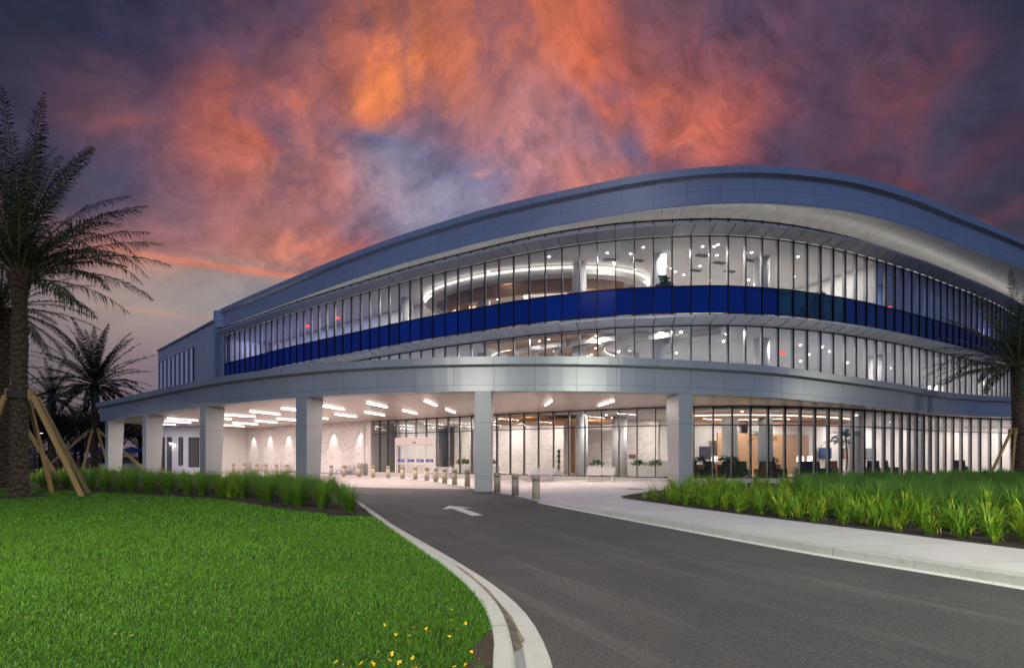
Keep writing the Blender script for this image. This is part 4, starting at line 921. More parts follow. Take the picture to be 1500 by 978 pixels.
# ------------------------------------------------------------------ lawn grass: one sheet of blades
lp_arr = np.array([KL.p[:, 0], KL.p[:, 1]])
def kx(y):  # kerb x at given y (monotone)
    m_ = np.argsort(KL.p[:, 1]); return np.interp(y, KL.p[m_, 1], KL.p[m_, 0])
lbx = np.array(LB)
def bedy(x): o_ = np.argsort(lbx[:, 0]); return np.interp(x, lbx[o_, 0], lbx[o_, 1])
def blades(name, zones, m):
    V = []; F = []; nv = 0
    for (y0, y1, dens, w, h) in zones:
        ww = 1.14*y1+2.; area = (y1-y0)*ww; n = int(area*dens)
        y = rng.uniform(y0, y1, n); x = rng.uniform(-ww, .0, n)
        ok = (x < kx(y)-.005) & (x > -1.14*y-1.5) & ~((y > bedy(x)-.02) & (x > -26))
        ok &= ~((x > np.interp(y, [3., 3.2, 3.45, 3.6, 3.8, 4., 4.2, 4.21], [-.3, -.32, -.36, -.30, -.33, -.26, -.20, 0.])) & (y < 4.2) & (rng.random(n) < .93))
        ok &= ~((np.hypot(x+19.2, y-18.1) < .95))
        x = x[ok]; y = y[ok]; n = len(x)
        hh = h*rng.uniform(.55, 1.25, n); wd = w*rng.uniform(.7, 1.2, n); a = rng.uniform(0, 2*PI, n); l = rng.uniform(.15, .75, n)*hh; b = rng.uniform(0, 2*PI, n)
        cx, cy = np.cos(a)*wd/2, np.sin(a)*wd/2; lx, ly = np.cos(b)*l, np.sin(b)*l; z = np.full(n, .13)
        v = np.empty((n, 5, 3))
        v[:, 0] = np.c_[x-cx, y-cy, z]; v[:, 1] = np.c_[x+cx, y+cy, z]
        v[:, 2] = np.c_[x+cx*.8+lx*.35, y+cy*.8+ly*.35, z+hh*.55]; v[:, 3] = np.c_[x-cx*.8+lx*.35, y-cy*.8+ly*.35, z+hh*.55]
        v[:, 4] = np.c_[x+lx, y+ly, z+hh*.95]
        V.append(v.reshape(-1, 3)); F.append(nv+np.arange(n)*5); nv += n*5
    V = np.concatenate(V); B = np.concatenate(F); n = len(B)
    me = bpy.data.meshes.new(name); me.vertices.add(len(V)); me.vertices.foreach_set('co', V.ravel().astype(np.float32))
    loops = np.stack([B, B+1, B+2, B+3, B+3, B+2, B+4], 1).ravel(); me.loops.add(len(loops)); me.loops.foreach_set('vertex_index', loops.astype(np.int32))
    st = np.stack([np.arange(n)*7, np.arange(n)*7+4], 1).ravel(); me.polygons.add(2*n); me.polygons.foreach_set('loop_start', st.astype(np.int32))
    me.update(calc_edges=True); me.validate(); me.materials.append(m); o = link(bpy.data.objects.new(name, me)); print('blades', n)
    return tag(o, kind='stuff', label='short bright green lawn grass', cat='grass')
blades('lawn_grass', [(2.6, 4.6, 6500, .0045, .050), (4.6, 7., 4200, .0055, .052), (7, 10.5, 2000, .009, .055), (10.5, 16, 620, .018, .06), (16, 26, 220, .03, .06), (26, 45, 60, .06, .07)], M['grass'])

v = []; f = []
for i in range(170):
    y = random.uniform(3.2, 11); x = random.uniform(-1.1*y, float(kx(y))-.1); a = random.uniform(0, 6.28); L = random.uniform(.01, .022); z = random.uniform(.165, .185); b = len(v)
    c_, s_ = math.cos(a), math.sin(a); v += [(x, y, z), (x+c_*L-s_*L*.4, y+s_*L+c_*L*.4, z+.01), (x+c_*L*2, y+s_*L*2, z+.004), (x+c_*L+s_*L*.4, y+s_*L-c_*L*.4, z-.004)]; f.append((b, b+1, b+2, b+3))
tag(mk('leaf_litter', v, f, mat('dry_leaf', (.28, .18, .08), .9, col2=(.14, .07, .03), vscale=3.)), kind='stuff', label='small dry leaves scattered in the lawn grass', cat='leaf litter')
# ------------------------------------------------------------------ clumping plants
def clump_mesh(name, n, Lr, w, spread, m, segs=5, droop=1., base=.06):
    v = []; f = []
    for i in range(n):
        a = random.uniform(0, 2*PI); L = random.uniform(*Lr); lean = abs(random.gauss(0, 1))*spread; lean = min(lean, 1.25)
        el = PI/2-lean*.55; r0 = random.uniform(0, base); x, y, z = r0*math.cos(a), r0*math.sin(a), 0.; dr = random.uniform(.5, 1.5)*droop*(.35+lean)
        px, py = -math.sin(a)*w/2, math.cos(a)*w/2; b0 = len(v)
        for k in range(segs+1):
            t = k/segs; q = (1-t**2.2)*(.75+.25*min(1, t*4)) if k < segs else .04
            v += [(x-px*q, y-py*q, z), (x+px*q, y+py*q, z)]
            st = L/segs; e = el-dr*t*t*1.8; x += math.cos(a)*math.cos(e)*st; y += math.sin(a)*math.cos(e)*st; z += math.sin(e)*st; z = max(z, .012)
        for k in range(segs): j = b0+2*k; f.append((j, j+1, j+3, j+2))
    me = bpy.data.meshes.new(name); me.from_pydata(v, [], f); me.materials.append(m); me.update(); return me
SM = [clump_mesh('strap_leaf_plant', 46, (.38, .85), .025, .68, M['strapleaf'], 7, 1.25, .10) for _ in range(5)]
MM = [clump_mesh('fountain_grass_clump', 420, (.65, 1.15), .0105, .74, M['muhly'], 5, .65, .12) for _ in range(4)]
MBm = [clump_mesh('soft_grass_clump', 420, (.5, .85), .008, .75, M['muhlyb'], 4, .8, .16) for _ in range(4)]
def inside(p, poly):
    c = False; j = len(poly)-1
    for i in range(len(poly)):
        if (poly[i][1] > p[1]) != (poly[j][1] > p[1]) and p[0] < (poly[j][0]-poly[i][0])*(p[1]-poly[i][1])/(poly[j][1]-poly[i][1])+poly[i][0]: c = not c
        j = i
    return c
EDG = Curve([(9.6, 6.2), (8.68, 7.87), (7.6, 10), (6.49, 12.0), (5.5, 14.1), (4.6, 16.3), (4.3, 17.2)], 1)
cnt = 0
rownames = ['front row by the sidewalk', 'second row from the sidewalk', 'third row from the sidewalk', 'fourth row from the sidewalk', 'fifth row from the sidewalk', 'sixth row from the sidewalk']
def place(me, name, x, y, z, sc, label, cat, group):
    o = bpy.data.objects.new(name, me); link(o); o.location = (x, y, z); o.rotation_euler = (random.uniform(-.08, .08), random.uniform(-.08, .08), random.uniform(0, 6.28)); o.scale = (sc, sc, sc*random.uniform(.9, 1.1)); return tag(o, label, cat, group)
for row in range(6):
    s = .2+.25*(row % 2); rowpts = []
    while s < EDG.L+ .2+row*.35:
        p = EDG.off(min(s, EDG.L), .42+row*.62+random.uniform(-.1, .1)); 
        if s > EDG.L: p = (p[0]+random.uniform(.1, .3), p[1]+(s-EDG.L))
        p = (p[0]+random.uniform(-.12, .12), p[1]+random.uniform(-.12, .12))
        if inside(p, BED) : rowpts.append(p)
        s += random.uniform(.42, .62)
    rowpts.sort(key=lambda p: p[0]/p[1])
    for i, p in enumerate(rowpts):
        h = .5 if row == 0 and p[1] > 15.5 else random.uniform(.62, 1.08)+.07*row
        place(random.choice(SM), 'strap_leaf_plant', p[0], p[1], .155, h, 'strap leaved plant, %s from the left in the %s' % (ordn(i), rownames[row]), 'plant', 'strap leaved plants in the right hand bed')
# soft grasses behind
for gx in np.arange(5.0, 36, .95):
    for gy in np.arange(12, 33, 1.0):
        x = gx+random.uniform(-.3, .3); y = gy+random.uniform(-.3, .3)
        if not inside((x, y), BED) or x/y > 1.2: continue
        if min(math.dist((x, y), EDG.at(s)) for s in np.linspace(0, EDG.L, 14)) < 3.6 or not inside((x+.6, y+.6), BED) : continue
        if math.dist((x, y), (8.7, 23.8)) < 1.3: continue
        if x/y < .62: continue
        if y > 22 and random.random() < .45: continue
        place(random.choice(MBm), 'soft_grass_clump', x, y, .155, random.uniform(.95, 1.2), 'soft fine green grass clump massed behind the strap leaved plants before the ground floor glass', 'ornamental grass', 'soft grasses massed behind the strap leaved plants'); cnt += 1
for _ in range(46):  # taller straps in front of the column and glass
    x = random.uniform(6.5, 17); y = random.uniform(19, 26)
    if inside((x, y), BED) and math.dist((x, y), (8.7, 23.8)) > 1.0: place(random.choice(SM), 'strap_leaf_plant', x, y, .155, random.uniform(.9, 1.25), 'strap leaved plant growing at the back of the bed between column and glass', 'plant', 'strap leaved plants at the back of the bed')
print('soft', cnt)
# left bed: fine grasses
LE = Curve(LB, 1); n = 0
for row in range(4):
    s = .55+.3*(row % 2); i = 0
    while s < LE.L-1 and s < 24:
        p = LE.off(s, .65+row*1.05); p = (p[0]+random.uniform(-.1, .1), p[1]+random.uniform(-.1, .1))
        # LE runs right to left; off(+) is away from viewer
        if p[0] < kx(p[1])-.45:
            place(random.choice(MM), 'fountain_grass_clump', p[0], p[1], .15, random.uniform(.85, 1.05) if row < 2 else random.uniform(.8, .95),
                  'fine fountain grass clump, %s from the right in the %s of the left bed' % (ordn(i), ['front row', 'second row', 'third row', 'back row'][row]), 'ornamental grass', 'fountain grasses in the left bed'); i += 1
        s += random.uniform(1.05, 1.3)
for _ in range(70):
    q = random.uniform(0, 1); p = KL.off(KL.s[np.argmin(abs(KL.p[:, 1]-random.uniform(19, 33)))], -random.uniform(.7, 4.5))
    if min(math.dist(p, c_) for c_ in ((-11.5, 25.3), (-19.6, 30))) < 1.1 : continue
    place(random.choice(SM), 'strap_leaf_plant', p[0], p[1], .15, random.uniform(.9, 1.3), 'green strap leaved plant between the fountain grasses and the canopy columns', 'plant', 'strap leaved plants by the canopy columns')
for _ in range(46):
    p = (random.uniform(-36, -24), random.uniform(29, 40)) 
    if p[0] > kx(p[1])-.5: continue
    place(random.choice(SM), 'strap_leaf_plant', p[0], p[1], .14, random.uniform(1.0, 1.5), 'tall green strap leaved plant before the far left canopy columns', 'plant', 'tall strap leaved plants before the far columns')

# ------------------------------------------------------------------ yellow flowers in the lawn
def flower_mesh(white=False):
    v = []; f = []
    for k in range(6):
        a = k*PI/3+random.uniform(-.25, .25); L = random.uniform(.013, .022); w = .005; up = random.uniform(-.002, .008)
        c, s_ = math.cos(a), math.sin(a); b0 = len(v)
        v += [(0, 0, 0), (c*L*.6-s_*w, s_*L*.6+c*w, up*.6), (c*L, s_*L, up), (c*L*.6+s_*w, s_*L*.6-c*w, up*.6)]
        f.append((b0, b0+1, b0+2, b0+3))
    return v, f
FL = [(735,193),(770,228),(740,238),(822,242),(893,245),(922,243),(925,170),(1010,270),(515,280),(560,282),(686,286),(770,298),(783,315),(582,323),(664,327),(517,352),(700,355),(697,380),(740,377),(910,335),(1018,367),(318,418),(330,430),(560,445),(965,425),(850,440),(832,460),(1045,433),(217,495),(293,523),(370,495),(445,495),(500,487),(605,492),(545,477),(685,465),(660,520),(690,525),(712,525),(1095,473),(1007,515),(940,523)]
flp = []
for (u_, v_) in FL:
    x_, y_ = 440+u_/4.167, 850+v_/4.167; Z = (1.72-.235)*680/(y_-668); flp.append(((x_-750)*Z/680, Z))
flp.sort()
FOL = [clump_mesh('foliage', 26, (.05, .13), .0035, .8, M['muhly'], 3, .6, .03) for _ in range(3)]
for i, (x, y) in enumerate(flp):
    t = thing('yellow_flower', 'small yellow star shaped flower in the lawn corner, %s from the left' % ordn(i), 'flower', (x, y, .13), random.uniform(0, 6), 'yellow flowers in the lawn corner')
    v, f = flower_mesh(); h = random.uniform(.09, .12); tl_ = (random.uniform(-.4, .4), random.uniform(-.9, -.2))
    v = [(p[0]*.95, p[1]*.95, p[2]*.95+h+p[0]*tl_[0]+p[1]*tl_[1]) for p in v]; mk('petals', v, f, M['yellow'], t)
    MB().tube([(0, 0, 0), (.004, .003, h*.5), (0, 0, h)], .0014, 4).build('stem', M['stemg'], t); link(bpy.data.objects.new('foliage', random.choice(FOL)), t)

# ------------------------------------------------------------------ bollards
BO = [(0.96, 18.57), (0.14, 20.34), (-0.7, 22.07), (-1.53, 23.87), (-2.5, 26.0), (-3.44, 27.85), (-4.28, 29.55), (-5.1, 31.1), (-6.0, 32.7), (-7.1, 34.1), (-8.35, 35.4), (-9.75, 36.5), (-11.25, 37.6), (-12.7, 38.6), (-14.4, 39.8), (-15.9, 40.8), (-17.5, 41.9), (-21.6, 44.6), (-23.2, 45.7), (-24.7, 46.6), (-26.0, 47.3), (-27.9, 48.3), (-29.4, 49.0)]
bo = thing('bollard', '', 'bollard')
MB().lathe((0, 0, 0), [(.155, 0), (.155, .72)], 28).build('post', M['bollard'], bo, False)
MB().lathe((0, 0, .72), [(.138, 0), (.138, .045)], 28).build('groove', M['bollard_dark'], bo, False)
MB().lathe((0, 0, .765), [(.155, 0), (.155, .13), (.145, .165), (.11, .18)], 28).build('cap', M['bollard'], bo, False)
for ch in bo.children:
    ch.data.polygons.foreach_set('use_smooth', [len(p.vertices) == 4 for p in ch.data.polygons])
for i, p in enumerate(BO):
    o = bo if i == 0 else copy_tree(bo); o.location = (p[0], p[1], .012)
    tag(o, 'tan concrete bollard at the drive edge, %s counting from the sidewalk end' % ordn(i), 'bollard', 'bollards along the drive')

# ------------------------------------------------------------------ benches and bins
def bench(loc, rz, label):
    t = thing('bench', label, 'bench', loc, rz, 'silver slatted benches')
    mb = MB()
    for k in range(5): mb.box((0, -.22+k*.105, .45), (1.8, .085, .03))
    mb.build('seat', M['bench'], t)
    mb = MB()
    for k in range(4): mb.box((0, .27+k*.035, .52+k*.105), (1.8, .03, .085))
    mb.build('backrest', M['bench'], t)
    for x in (-.78, .78):
        mb = MB(); mb.bar((x, -.26, 0), (x, -.20, .44), .05); mb.bar((x, .34, 0), (x, .22, .44), .05); mb.bar((x, -.24, .42), (x, .26, .42), .05); mb.bar((x, .25, .42), (x, .39, .90), .045)
        mb.build('leg', M['steel'], t)
    return t
bz = .03
for px, y, rz, lb, nrm in ((597+47, 35.6, -.35, 'silver slatted bench before the glass just left of the central column', 0), (792, 31.1, -.42, 'silver slatted bench on the plaza before the lobby plant', 0), (879, 29.0, -.35, 'silver slatted bench nearest the right hand column', 0)):
    bench(((px-750)/680*y, y, zs((px-750)/680*y, y)), rz, lb)
for px, y, lb in ((376, 49.2, 'grey bench against the marble wall, leftmost one'), (414, 47.4, 'grey bench against the marble wall, middle one behind two bollards'), (504, 42.6, 'grey bench against the marble wall, rightmost one beside the bin')):
    bench(((px-750)/680*y, y, .02), math.atan2(-11.05, 17.35), lb)
for px, y, lb in ((362, 49.9, 'grey square litter bin at the left end of the marble wall'), (531, 41.6, 'grey square litter bin at the right end of the marble wall')):
    t = thing('litter_bin', lb, 'bin', ((px-750)/680*y, y, .02), math.atan2(-11.05, 17.35), 'grey litter bins')
    MB().box((0, 0, .5), (.6, .6, 1.0)).build('body', M['steel'], t); MB().box((0, 0, 1.04), (.66, .66, .08)).build('lid', M['bench'], t)
    MB().box((0, -.305, .8), (.36, .01, .16)).build('opening', M['mullion'], t)
# standpipe beside the right column
t = thing('hose_bib', 'small brass hose valve on the left side of the right hand column foot', 'valve', (8.05, 23.9, .45))
MB().tube([(0.2, 0, 0), (0, 0, 0), (0, -.1, -.05)], .05, 8).build('pipe', M['bollard'], t); MB().lathe((0, 0, .03), [(.09, 0), (.09, .03)], 12).build('handle', M['red'], t)
o = flat('drain', [(5.9+.45*math.cos(a), 22.4+.45*math.sin(a)) for a in np.linspace(0, 2*PI, 24, endpoint=False)], .156, M['mullion'], False); tag(o, 'dark round drain cover in the plaza paving near the right column', 'drain cover')

# ------------------------------------------------------------------ interior furniture
def gp(px, off):
    return G0.off(sg(px), -off)
def shrub_mesh(n, r, h, m, leaf=.12):
    v = []; f = []
    for i in range(n):
        a = random.uniform(0, 2*PI); e = random.uniform(-.2, 1.4); rr = random.uniform(.45, 1)
        c = Vector((math.cos(a)*math.cos(e)*r*rr, math.sin(a)*math.cos(e)*r*.6*rr, h*.35+math.sin(e)*h*.6*rr))
        d = Vector((random.gauss(0, 1), random.gauss(0, 1), random.gauss(.4, 1))).normalized(); s_ = d.cross(Vector((.3, .5, .8))).normalized()*leaf*.3
        b0 = len(v); v += [c, c+d*leaf*.5+s_, c+d*leaf, c+d*leaf*.5-s_]; f.append((b0, b0+1, b0+2, b0+3))
    me = bpy.data.meshes.new('foliage'); me.from_pydata([tuple(p) for p in v], [], f); me.materials.append(m); me.update(); return me
SH = [shrub_mesh(260, .5, .6, M['shrub']) for _ in range(3)]
def planter(p, rz, w, h, m, label, tall=1., flowers=False):
    t = thing('planter', label, 'planter', (p[0], p[1], .22), rz)
    MB().box((0, 0, h/2), (w, .5, h), 0, 1.06).build('planter_box', m, t)
    o = bpy.data.objects.new('foliage', random.choice(SH)); link(o, t); o.location = (0, 0, h-.02); o.scale = (w/.95, 1, tall)
    if flowers:
        mb = MB()
        for _ in range(7): mb.lathe((random.uniform(-w*.45, w*.45), random.uniform(-.2, 0), h+random.uniform(.25, .5)), [(.02, 0), (.06, .05), (.02, .12)], 6)
        mb.build('flowers', M['redf'], t)
    return t
def chair(p, rz, m, label, sc=1.):
    t = thing('armchair', label, 'armchair', (p[0], p[1], .22), rz)
    MB().box((0, 0, .36), (.72, .68, .2)).build('seat', m, t)
    mb = MB(); mb.hexa([(-.38, .28, .12), (.38, .28, .12), (.38, .42, .12), (-.38, .42, .12)], [(-.34, .42, 1.12), (.34, .42, 1.12), (.34, .52, 1.12), (-.34, .52, 1.12)]); mb.build('backrest', m, t)
    for x in (-.40, .40): MB().box((x, .02, .38), (.1, .7, .5)).build('armrest', m, t)
    mb = MB()
    for x in (-.32, .32):
        for y in (-.28, .32): mb.box((x, y, .13), (.05, .05, .26))
    mb.build('legs', M['steel'], t); t.scale = (sc,)*3
    return t
def table_lamp(p, z, label):
    t = thing('table_lamp', label, 'lamp', (p[0], p[1], z)); MB().lathe((0, 0, 0), [(.1, 0), (.1, .02), (.03, .05), (.05, .25), (.02, .4)], 16).build('base', M['planterw'], t)
    MB().lathe((0, 0, .38), [(.24, 0), (.20, .38)], 20).build('lamp_shade', M['lampshade'], t, True)
def side_table(p, label, w=.9):
    t = thing('console_table', label, 'table', (p[0], p[1], .22)); MB().box((0, 0, .72), (w, .45, .05)).build('table_top', M['wood'], t)
    for x in (-w/2+.04, w/2-.04):
        for y in (-.18, .18): MB().box((x, y, .35), (.04, .04, .69)).build('leg', M['steel'], t)
for px, off, lb in ((1003, 2.2, 'brown planter with shrub inside the glass right next to the right hand column'), (1043, 2.6, 'brown planter with round green shrub, second one right of the column'), (1093, 3.0, 'brown planter with low green shrub between two white table lamps'), (1114, 3.2, 'brown planter with green shrub left of the round interior column pair'), (1184, 3.0, 'brown planter with green shrub right of the round interior column')):
    planter(gp(px, off), 0, 1.05, .95, M['terracotta'], lb)
for px, off, lb, fl in ((628, 4.5, 'white planter with red flowers behind the entrance doors', True), (640, 3.6, 'white planter with bright green shrub at the right of the entrance doors', False), (655, 3.2, 'white planter with red flowers behind the glass right of the entrance doors', True), (690, 3.0, 'white planter with red flowers behind the glass just left of the central column', True), (855, 3.0, 'white planter with grey green shrub by the reception desk', False), (958, 3.2, 'white planter with green shrub at the right end of the lobby glass', False), (925, 3.4, 'low white planter with wispy plants before the lobby marble', False)):
    planter(gp(px, off), -.3, 1.1, .7, M['planterw'], lb, 1., fl)
# yucca in the lobby
p = gp(804, 1.9); t = thing('yucca_plant', 'tall spiky green yucca in the lobby beside the wood doorway', 'plant', (p[0], p[1], .22))
MB().lathe((0, 0, 0), [(.2, 0), (.26, .45)], 16).build('pot', M['planterw'], t)
me = clump_mesh('foliage', 120, (.45, .7), .05, .9, M['shrub'], 4, .6, .05)
for z in (.5, .95, 1.35, 1.7):
    o = bpy.data.objects.new('foliage', me); link(o, t); o.location = (0, 0, z); o.scale = (.55,)*3; o.rotation_euler.z = z*5
MB().tube([(0, 0, .3), (.03, 0, 1.2), (0, 0, 1.9)], .05, 8).build('stem', M['bark'], t)
p = gp(905, 6.0); t = thing('reception_desk', 'long white reception desk in front of the marble wall', 'desk', (p[0], p[1], .22), -.35)
MB().box((0, 0, .55), (6.2, .8, 1.1)).build('desk_body', M['planterw'], t); MB().box((0, -.03, 1.13), (6.4, .95, .06)).build('desk_top', M['signwhite'], t)
p = gp(872, 5.8)
for k, mm in enumerate((M['terracotta'], M['chair'], M['woodd'])):
    q = thing('monitor', ['brown box on the reception desk', 'dark monitor on the reception desk', 'brown framed screen right of the dark monitor'][k], 'monitor', (p[0]+k*.6, p[1]-k*.2, 1.41), -.3)
    MB().box((0, 0, .3), (.5, .04, .34)).build('screen', mm, q); MB().box((0, .03, .07), (.08, .06, .14)).build('stand', M['steel'], q)
p = gp(562, 3.2); chair(p, .3, M['chair'], 'black armchair in the dim room left of the entrance doors', 1.2)
CH = [(1028, 1.6, 2.2, 'chair', 'dark armchair in the first panes right of the column'), (1052, 1.9, -.5, 'chair', 'black side chair left of the second brown planter'), (1084, 1.5, 2.6, 'chair', 'black high backed armchair in front of the white table lamps'), (1106, 1.6, -.4, 'chairg', 'dark green armchair beside the lamp planter'), (1144, 1.6, 2.9, 'chairb', 'brown leather armchair before the round interior column'), (1160, 1.2, .4, 'chair', 'black armchair touching the round interior column'), (1206, 1.3, 2.8, 'chair', 'dark armchair left of the white lamp and sofa'), (1240, 1.6, 1.5, 'chair', 'black armchair under the second white lamp'), (1262, 2.0, -.6, 'chairb', 'brown armchair by the indoor palm'), (1320, 1.8, 2.6, 'chair', 'dark armchair right of the indoor palm'), (1345, 1.6, .5, 'chairg', 'green armchair in the right part of the lounge'), (1436, 1.3, -.5, 'chair', 'black bench chair near the pale room at the far right')]
for px, off, rz, mm, lb in CH: chair(gp(px, off), rz, M[mm], lb, 1.05)
for px, off, lb in ((1083, 3.6, 'white table lamp left of the planters'), (1101, 3.7, 'white table lamp between the planters'), (1226, 2.6, 'white table lamp on the console in the wood lounge'), (1247, 2.8, 'white table lamp right of the console lamp')):
    p = gp(px, off); side_table(p, lb.replace('white table lamp', 'small wood table under the white lamp')); table_lamp(p, .22+.745, lb)
p = gp(1222, 1.9); t = thing('sofa', 'low white sofa before the curved wood screen', 'sofa', (p[0], p[1], .22), .5)
MB().box((0, 0, .3), (1.9, .8, .4)).build('seat', M['planterw'], t); MB().box((0, .35, .55), (1.9, .2, .5)).build('backrest', M['planterw'], t)
# balls and chairs on the upper floor
for px, off, m_, lb in ((1093, 1.2, 'navy', 'blue round pouf at the upper windows left of another'), (1119, 1.4, 'navy', 'blue round pouf at the upper windows right of another')):
    p = G2.off(su(px), -off); t = MB().lathe((p[0], p[1], 12.1), [(.02, 0), (.2, .05), (.28, .28), (.2, .5), (.02, .56)], 18).build('round_cushion', mat('pouf_blue', (.03, .15, .5), .7), None, True); tag(t, lb, 'cushion')
    q = MB().box((p[0], p[1]+.1, 11.4), (1.1, .6, 1.42)).build('cabinet', M['woodd']); tag(q, 'brown low cabinet under the %s blue pouf' % ('left' if px < 1100 else 'right'), 'cabinet')
for i, (px, zz) in enumerate(((1186, 13.2), (1203, 13.1), (1207, 12.95), (1212, 13.35), (1190, 12.9))):
    p = G2.off(su(px), -4.0); a_ = thing('wall_plate', 'round teal plate hung in the upper window cluster, %s from the left' % ordn(sorted([1186, 1203, 1207, 1212, 1190]).index(px)), 'wall art', (p[0], p[1], zz), 0, 'teal plates in the upper window')
    o = MB().lathe((0, 0, 0), [(.28, 0), (.28, .03)], 20).build('plate', mat('teal_glaze', (.02, .22, .30), .3), a_); o.rotation_euler = (PI/2, 0, 0)
    MB().box((0, .08, 0), (.04, .14, .04)).build('mount', M['steel'], a_)
for i, px in enumerate((1165, 1186, 1201, 1222, 1233)):
    p = G2.off(su(px), -1.0); t = thing('shell_chair', 'white shell chair behind the blue tinted upper glass, %s from the left' % ordn(i), 'chair', (p[0], p[1], 10.68), random.uniform(-.6, .6), 'white chairs behind the blue glass')
    mb = MB(); mb.hexa([(-.27, -.25, .42), (.27, -.25, .42), (.25, .2, .42), (-.25, .2, .42)], [(-.27, -.27, .48), (.27, -.27, .48), (.25, .22, .48), (-.25, .22, .48)]); mb.build('seat', M['planterw'], t)
    mb = MB(); mb.hexa([(-.26, .18, .44), (.26, .18, .44), (.26, .24, .44), (-.26, .24, .44)], [(-.17, .34, 1.2), (.17, .34, 1.2), (.17, .38, 1.2), (-.17, .38, 1.2)]); mb.build('backrest', M['planterw'], t)
    for x in (-.22, .22):
        for y in (-.2, .2): MB().bar((x*1.15, y*1.15, 0), (x, y, .43), .025).build('leg', M['steel'], t)
for px, off, h, lb in ((980, 1.3, 2.6, 'tall leafy dark plant at the upper windows before a round column'), (993, 1.2, 1.6, 'low bushy dark plant right of the tall plant at the upper windows'), (1228, 1.2, 1.9, 'bright green bushy plant at the upper windows'), (377, 1.5, 1.9, 'small dark plant behind the far left upper windows')):
    p = G2.off(su(px), -off); t = thing('indoor_plant', lb, 'plant', (p[0], p[1], 10.68))
    MB().lathe((0, 0, 0), [(.22, 0), (.28, .5)], 16).build('pot', M['planterw'], t)
    o = bpy.data.objects.new('foliage', shrub_mesh(90, .5, h*.8, M['shrub'], .34)); link(o, t); o.location = (0, 0, .7+h*.12)
    MB().tube([(0, 0, .4), (0, 0, h)], .03, 6).build('stem', M['bark'], t)

# ------------------------------------------------------------------ palms
def frond(v, f, rv, rf, az, el, L, bend, hang=.5, n=46, w=.020, ll=.50, gap=0.):
    x = y = z = 0.; N = 16; P = []; d = None
    e = el
    for k in range(N+1):
        t = k/N; e = el-bend*(t**1.4); dirv = Vector((math.cos(az)*math.cos(e), math.sin(az)*math.cos(e), math.sin(e)))
        P.append((Vector((x, y, z)), dirv)); x += dirv.x*L/N; y += dirv.y*L/N; z += dirv.z*L/N
    side = Vector((-math.sin(az), math.cos(az), 0))
    b0 = len(rv)
    for k, (p, dv) in enumerate(P):
        r = .035*(1-k/N)+.006; u = side.cross(dv)
        rv += [tuple(p+side*r), tuple(p+u*r*.7), tuple(p-side*r), tuple(p-u*r*.7)]
    for k in range(N):
        for j in range(4): rf.append((b0+4*k+j, b0+4*k+(j+1) % 4, b0+4*k+4+(j+1) % 4, b0+4*k+4+j))
    for i in range(n):
        t = .12+.87*(i+random.random()*.6)/n; kk = min(N-1, int(t*N)); q = t*N-kk; p = P[kk][0].lerp(P[kk+1][0], q); dv = P[kk][1]; up = side.cross(dv)
        if up.z < 0: up = -up
        prof = math.sin(PI*min(1, (t*.92+.08)))**.6*ll*random.uniform(.8, 1.1)
        for sgn in (-1, 1):
            if random.random() < gap: continue
            ld = (side*sgn*random.uniform(.55, .8)+dv*random.uniform(.6, .9)+up*random.uniform(-.05, .3)).normalized()
            tip = p+ld*prof+Vector((0, 0, -hang*prof*random.uniform(.3, .9))); mid = p+ld*prof*.5+Vector((0, 0, -hang*prof*.12))
            ww = dv.cross(ld).cross(ld).normalized()*w; b1 = len(v)
            v += [tuple(p-ww*.5), tuple(p+ww*.5), tuple(mid+ww), tuple(mid-ww), tuple(tip)]
            f += [(b1, b1+1, b1+2, b1+3), (b1+3, b1+2, b1+4)]
def palm_crown(t, z, L, n, m, extra=(), elr=(-.35, 1.45), seed=1, nl=46, w=.02, hang=.5):
    random.seed(seed); v = []; f = []; rv = []; rf = []
    for i in range(n):
        az = i*2.399+random.uniform(-.2, .2); q = (i+.5)/n; el = elr[0]+(elr[1]-elr[0])*q; LL = L*random.uniform(.84, 1.05)*(.78+.32*q)
        frond(v, f, rv, rf, az, el, LL, random.uniform(.6, 1.15)*(1.2-.65*q), hang, nl, w, .1*L+.06)
    for (az, el, LL, bend) in extra: frond(v, f, rv, rf, az, el, LL, bend, hang+.3, nl, w, .1*L+.02, .2)
    a = mk('crown', v, f, m, t); a.location = (0, 0, z); b = mk('frond_stems', rv, rf, M['rachis'], t); b.location = (0, 0, z)
def palm_trunk(t, h, r, m=None, rings=9.5, lean=(0, 0), top=True):
    NU = 44; NV = int(h*30); v = []; f = []; cc = []
    for j in range(NV+1):
        zz = h*j/NV; tt = j/NV
        rr = r*(1+.28*math.exp(-zz/.35)-.08*tt)+(.10*smoothstep((tt-.88)/.12) if top else 0)
        for i in range(NU):
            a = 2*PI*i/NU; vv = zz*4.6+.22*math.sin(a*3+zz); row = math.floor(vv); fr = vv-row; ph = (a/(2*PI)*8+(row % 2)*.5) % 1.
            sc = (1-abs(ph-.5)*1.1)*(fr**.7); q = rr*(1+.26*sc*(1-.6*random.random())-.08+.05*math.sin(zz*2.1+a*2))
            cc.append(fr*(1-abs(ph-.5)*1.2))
            v.append((math.cos(a)*q+lean[0]*tt, math.sin(a)*q+lean[1]*tt, zz))
    for j in range(NV):
        for i in range(NU): f.append((j*NU+i, j*NU+(i+1) % NU, (j+1)*NU+(i+1) % NU, (j+1)*NU+i))
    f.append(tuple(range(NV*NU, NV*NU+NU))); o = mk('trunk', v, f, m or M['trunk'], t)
    at = o.data.attributes.new('boot', 'FLOAT', 'POINT'); at.data.foreach_set('value', np.array(cc, dtype=np.float32)); return o
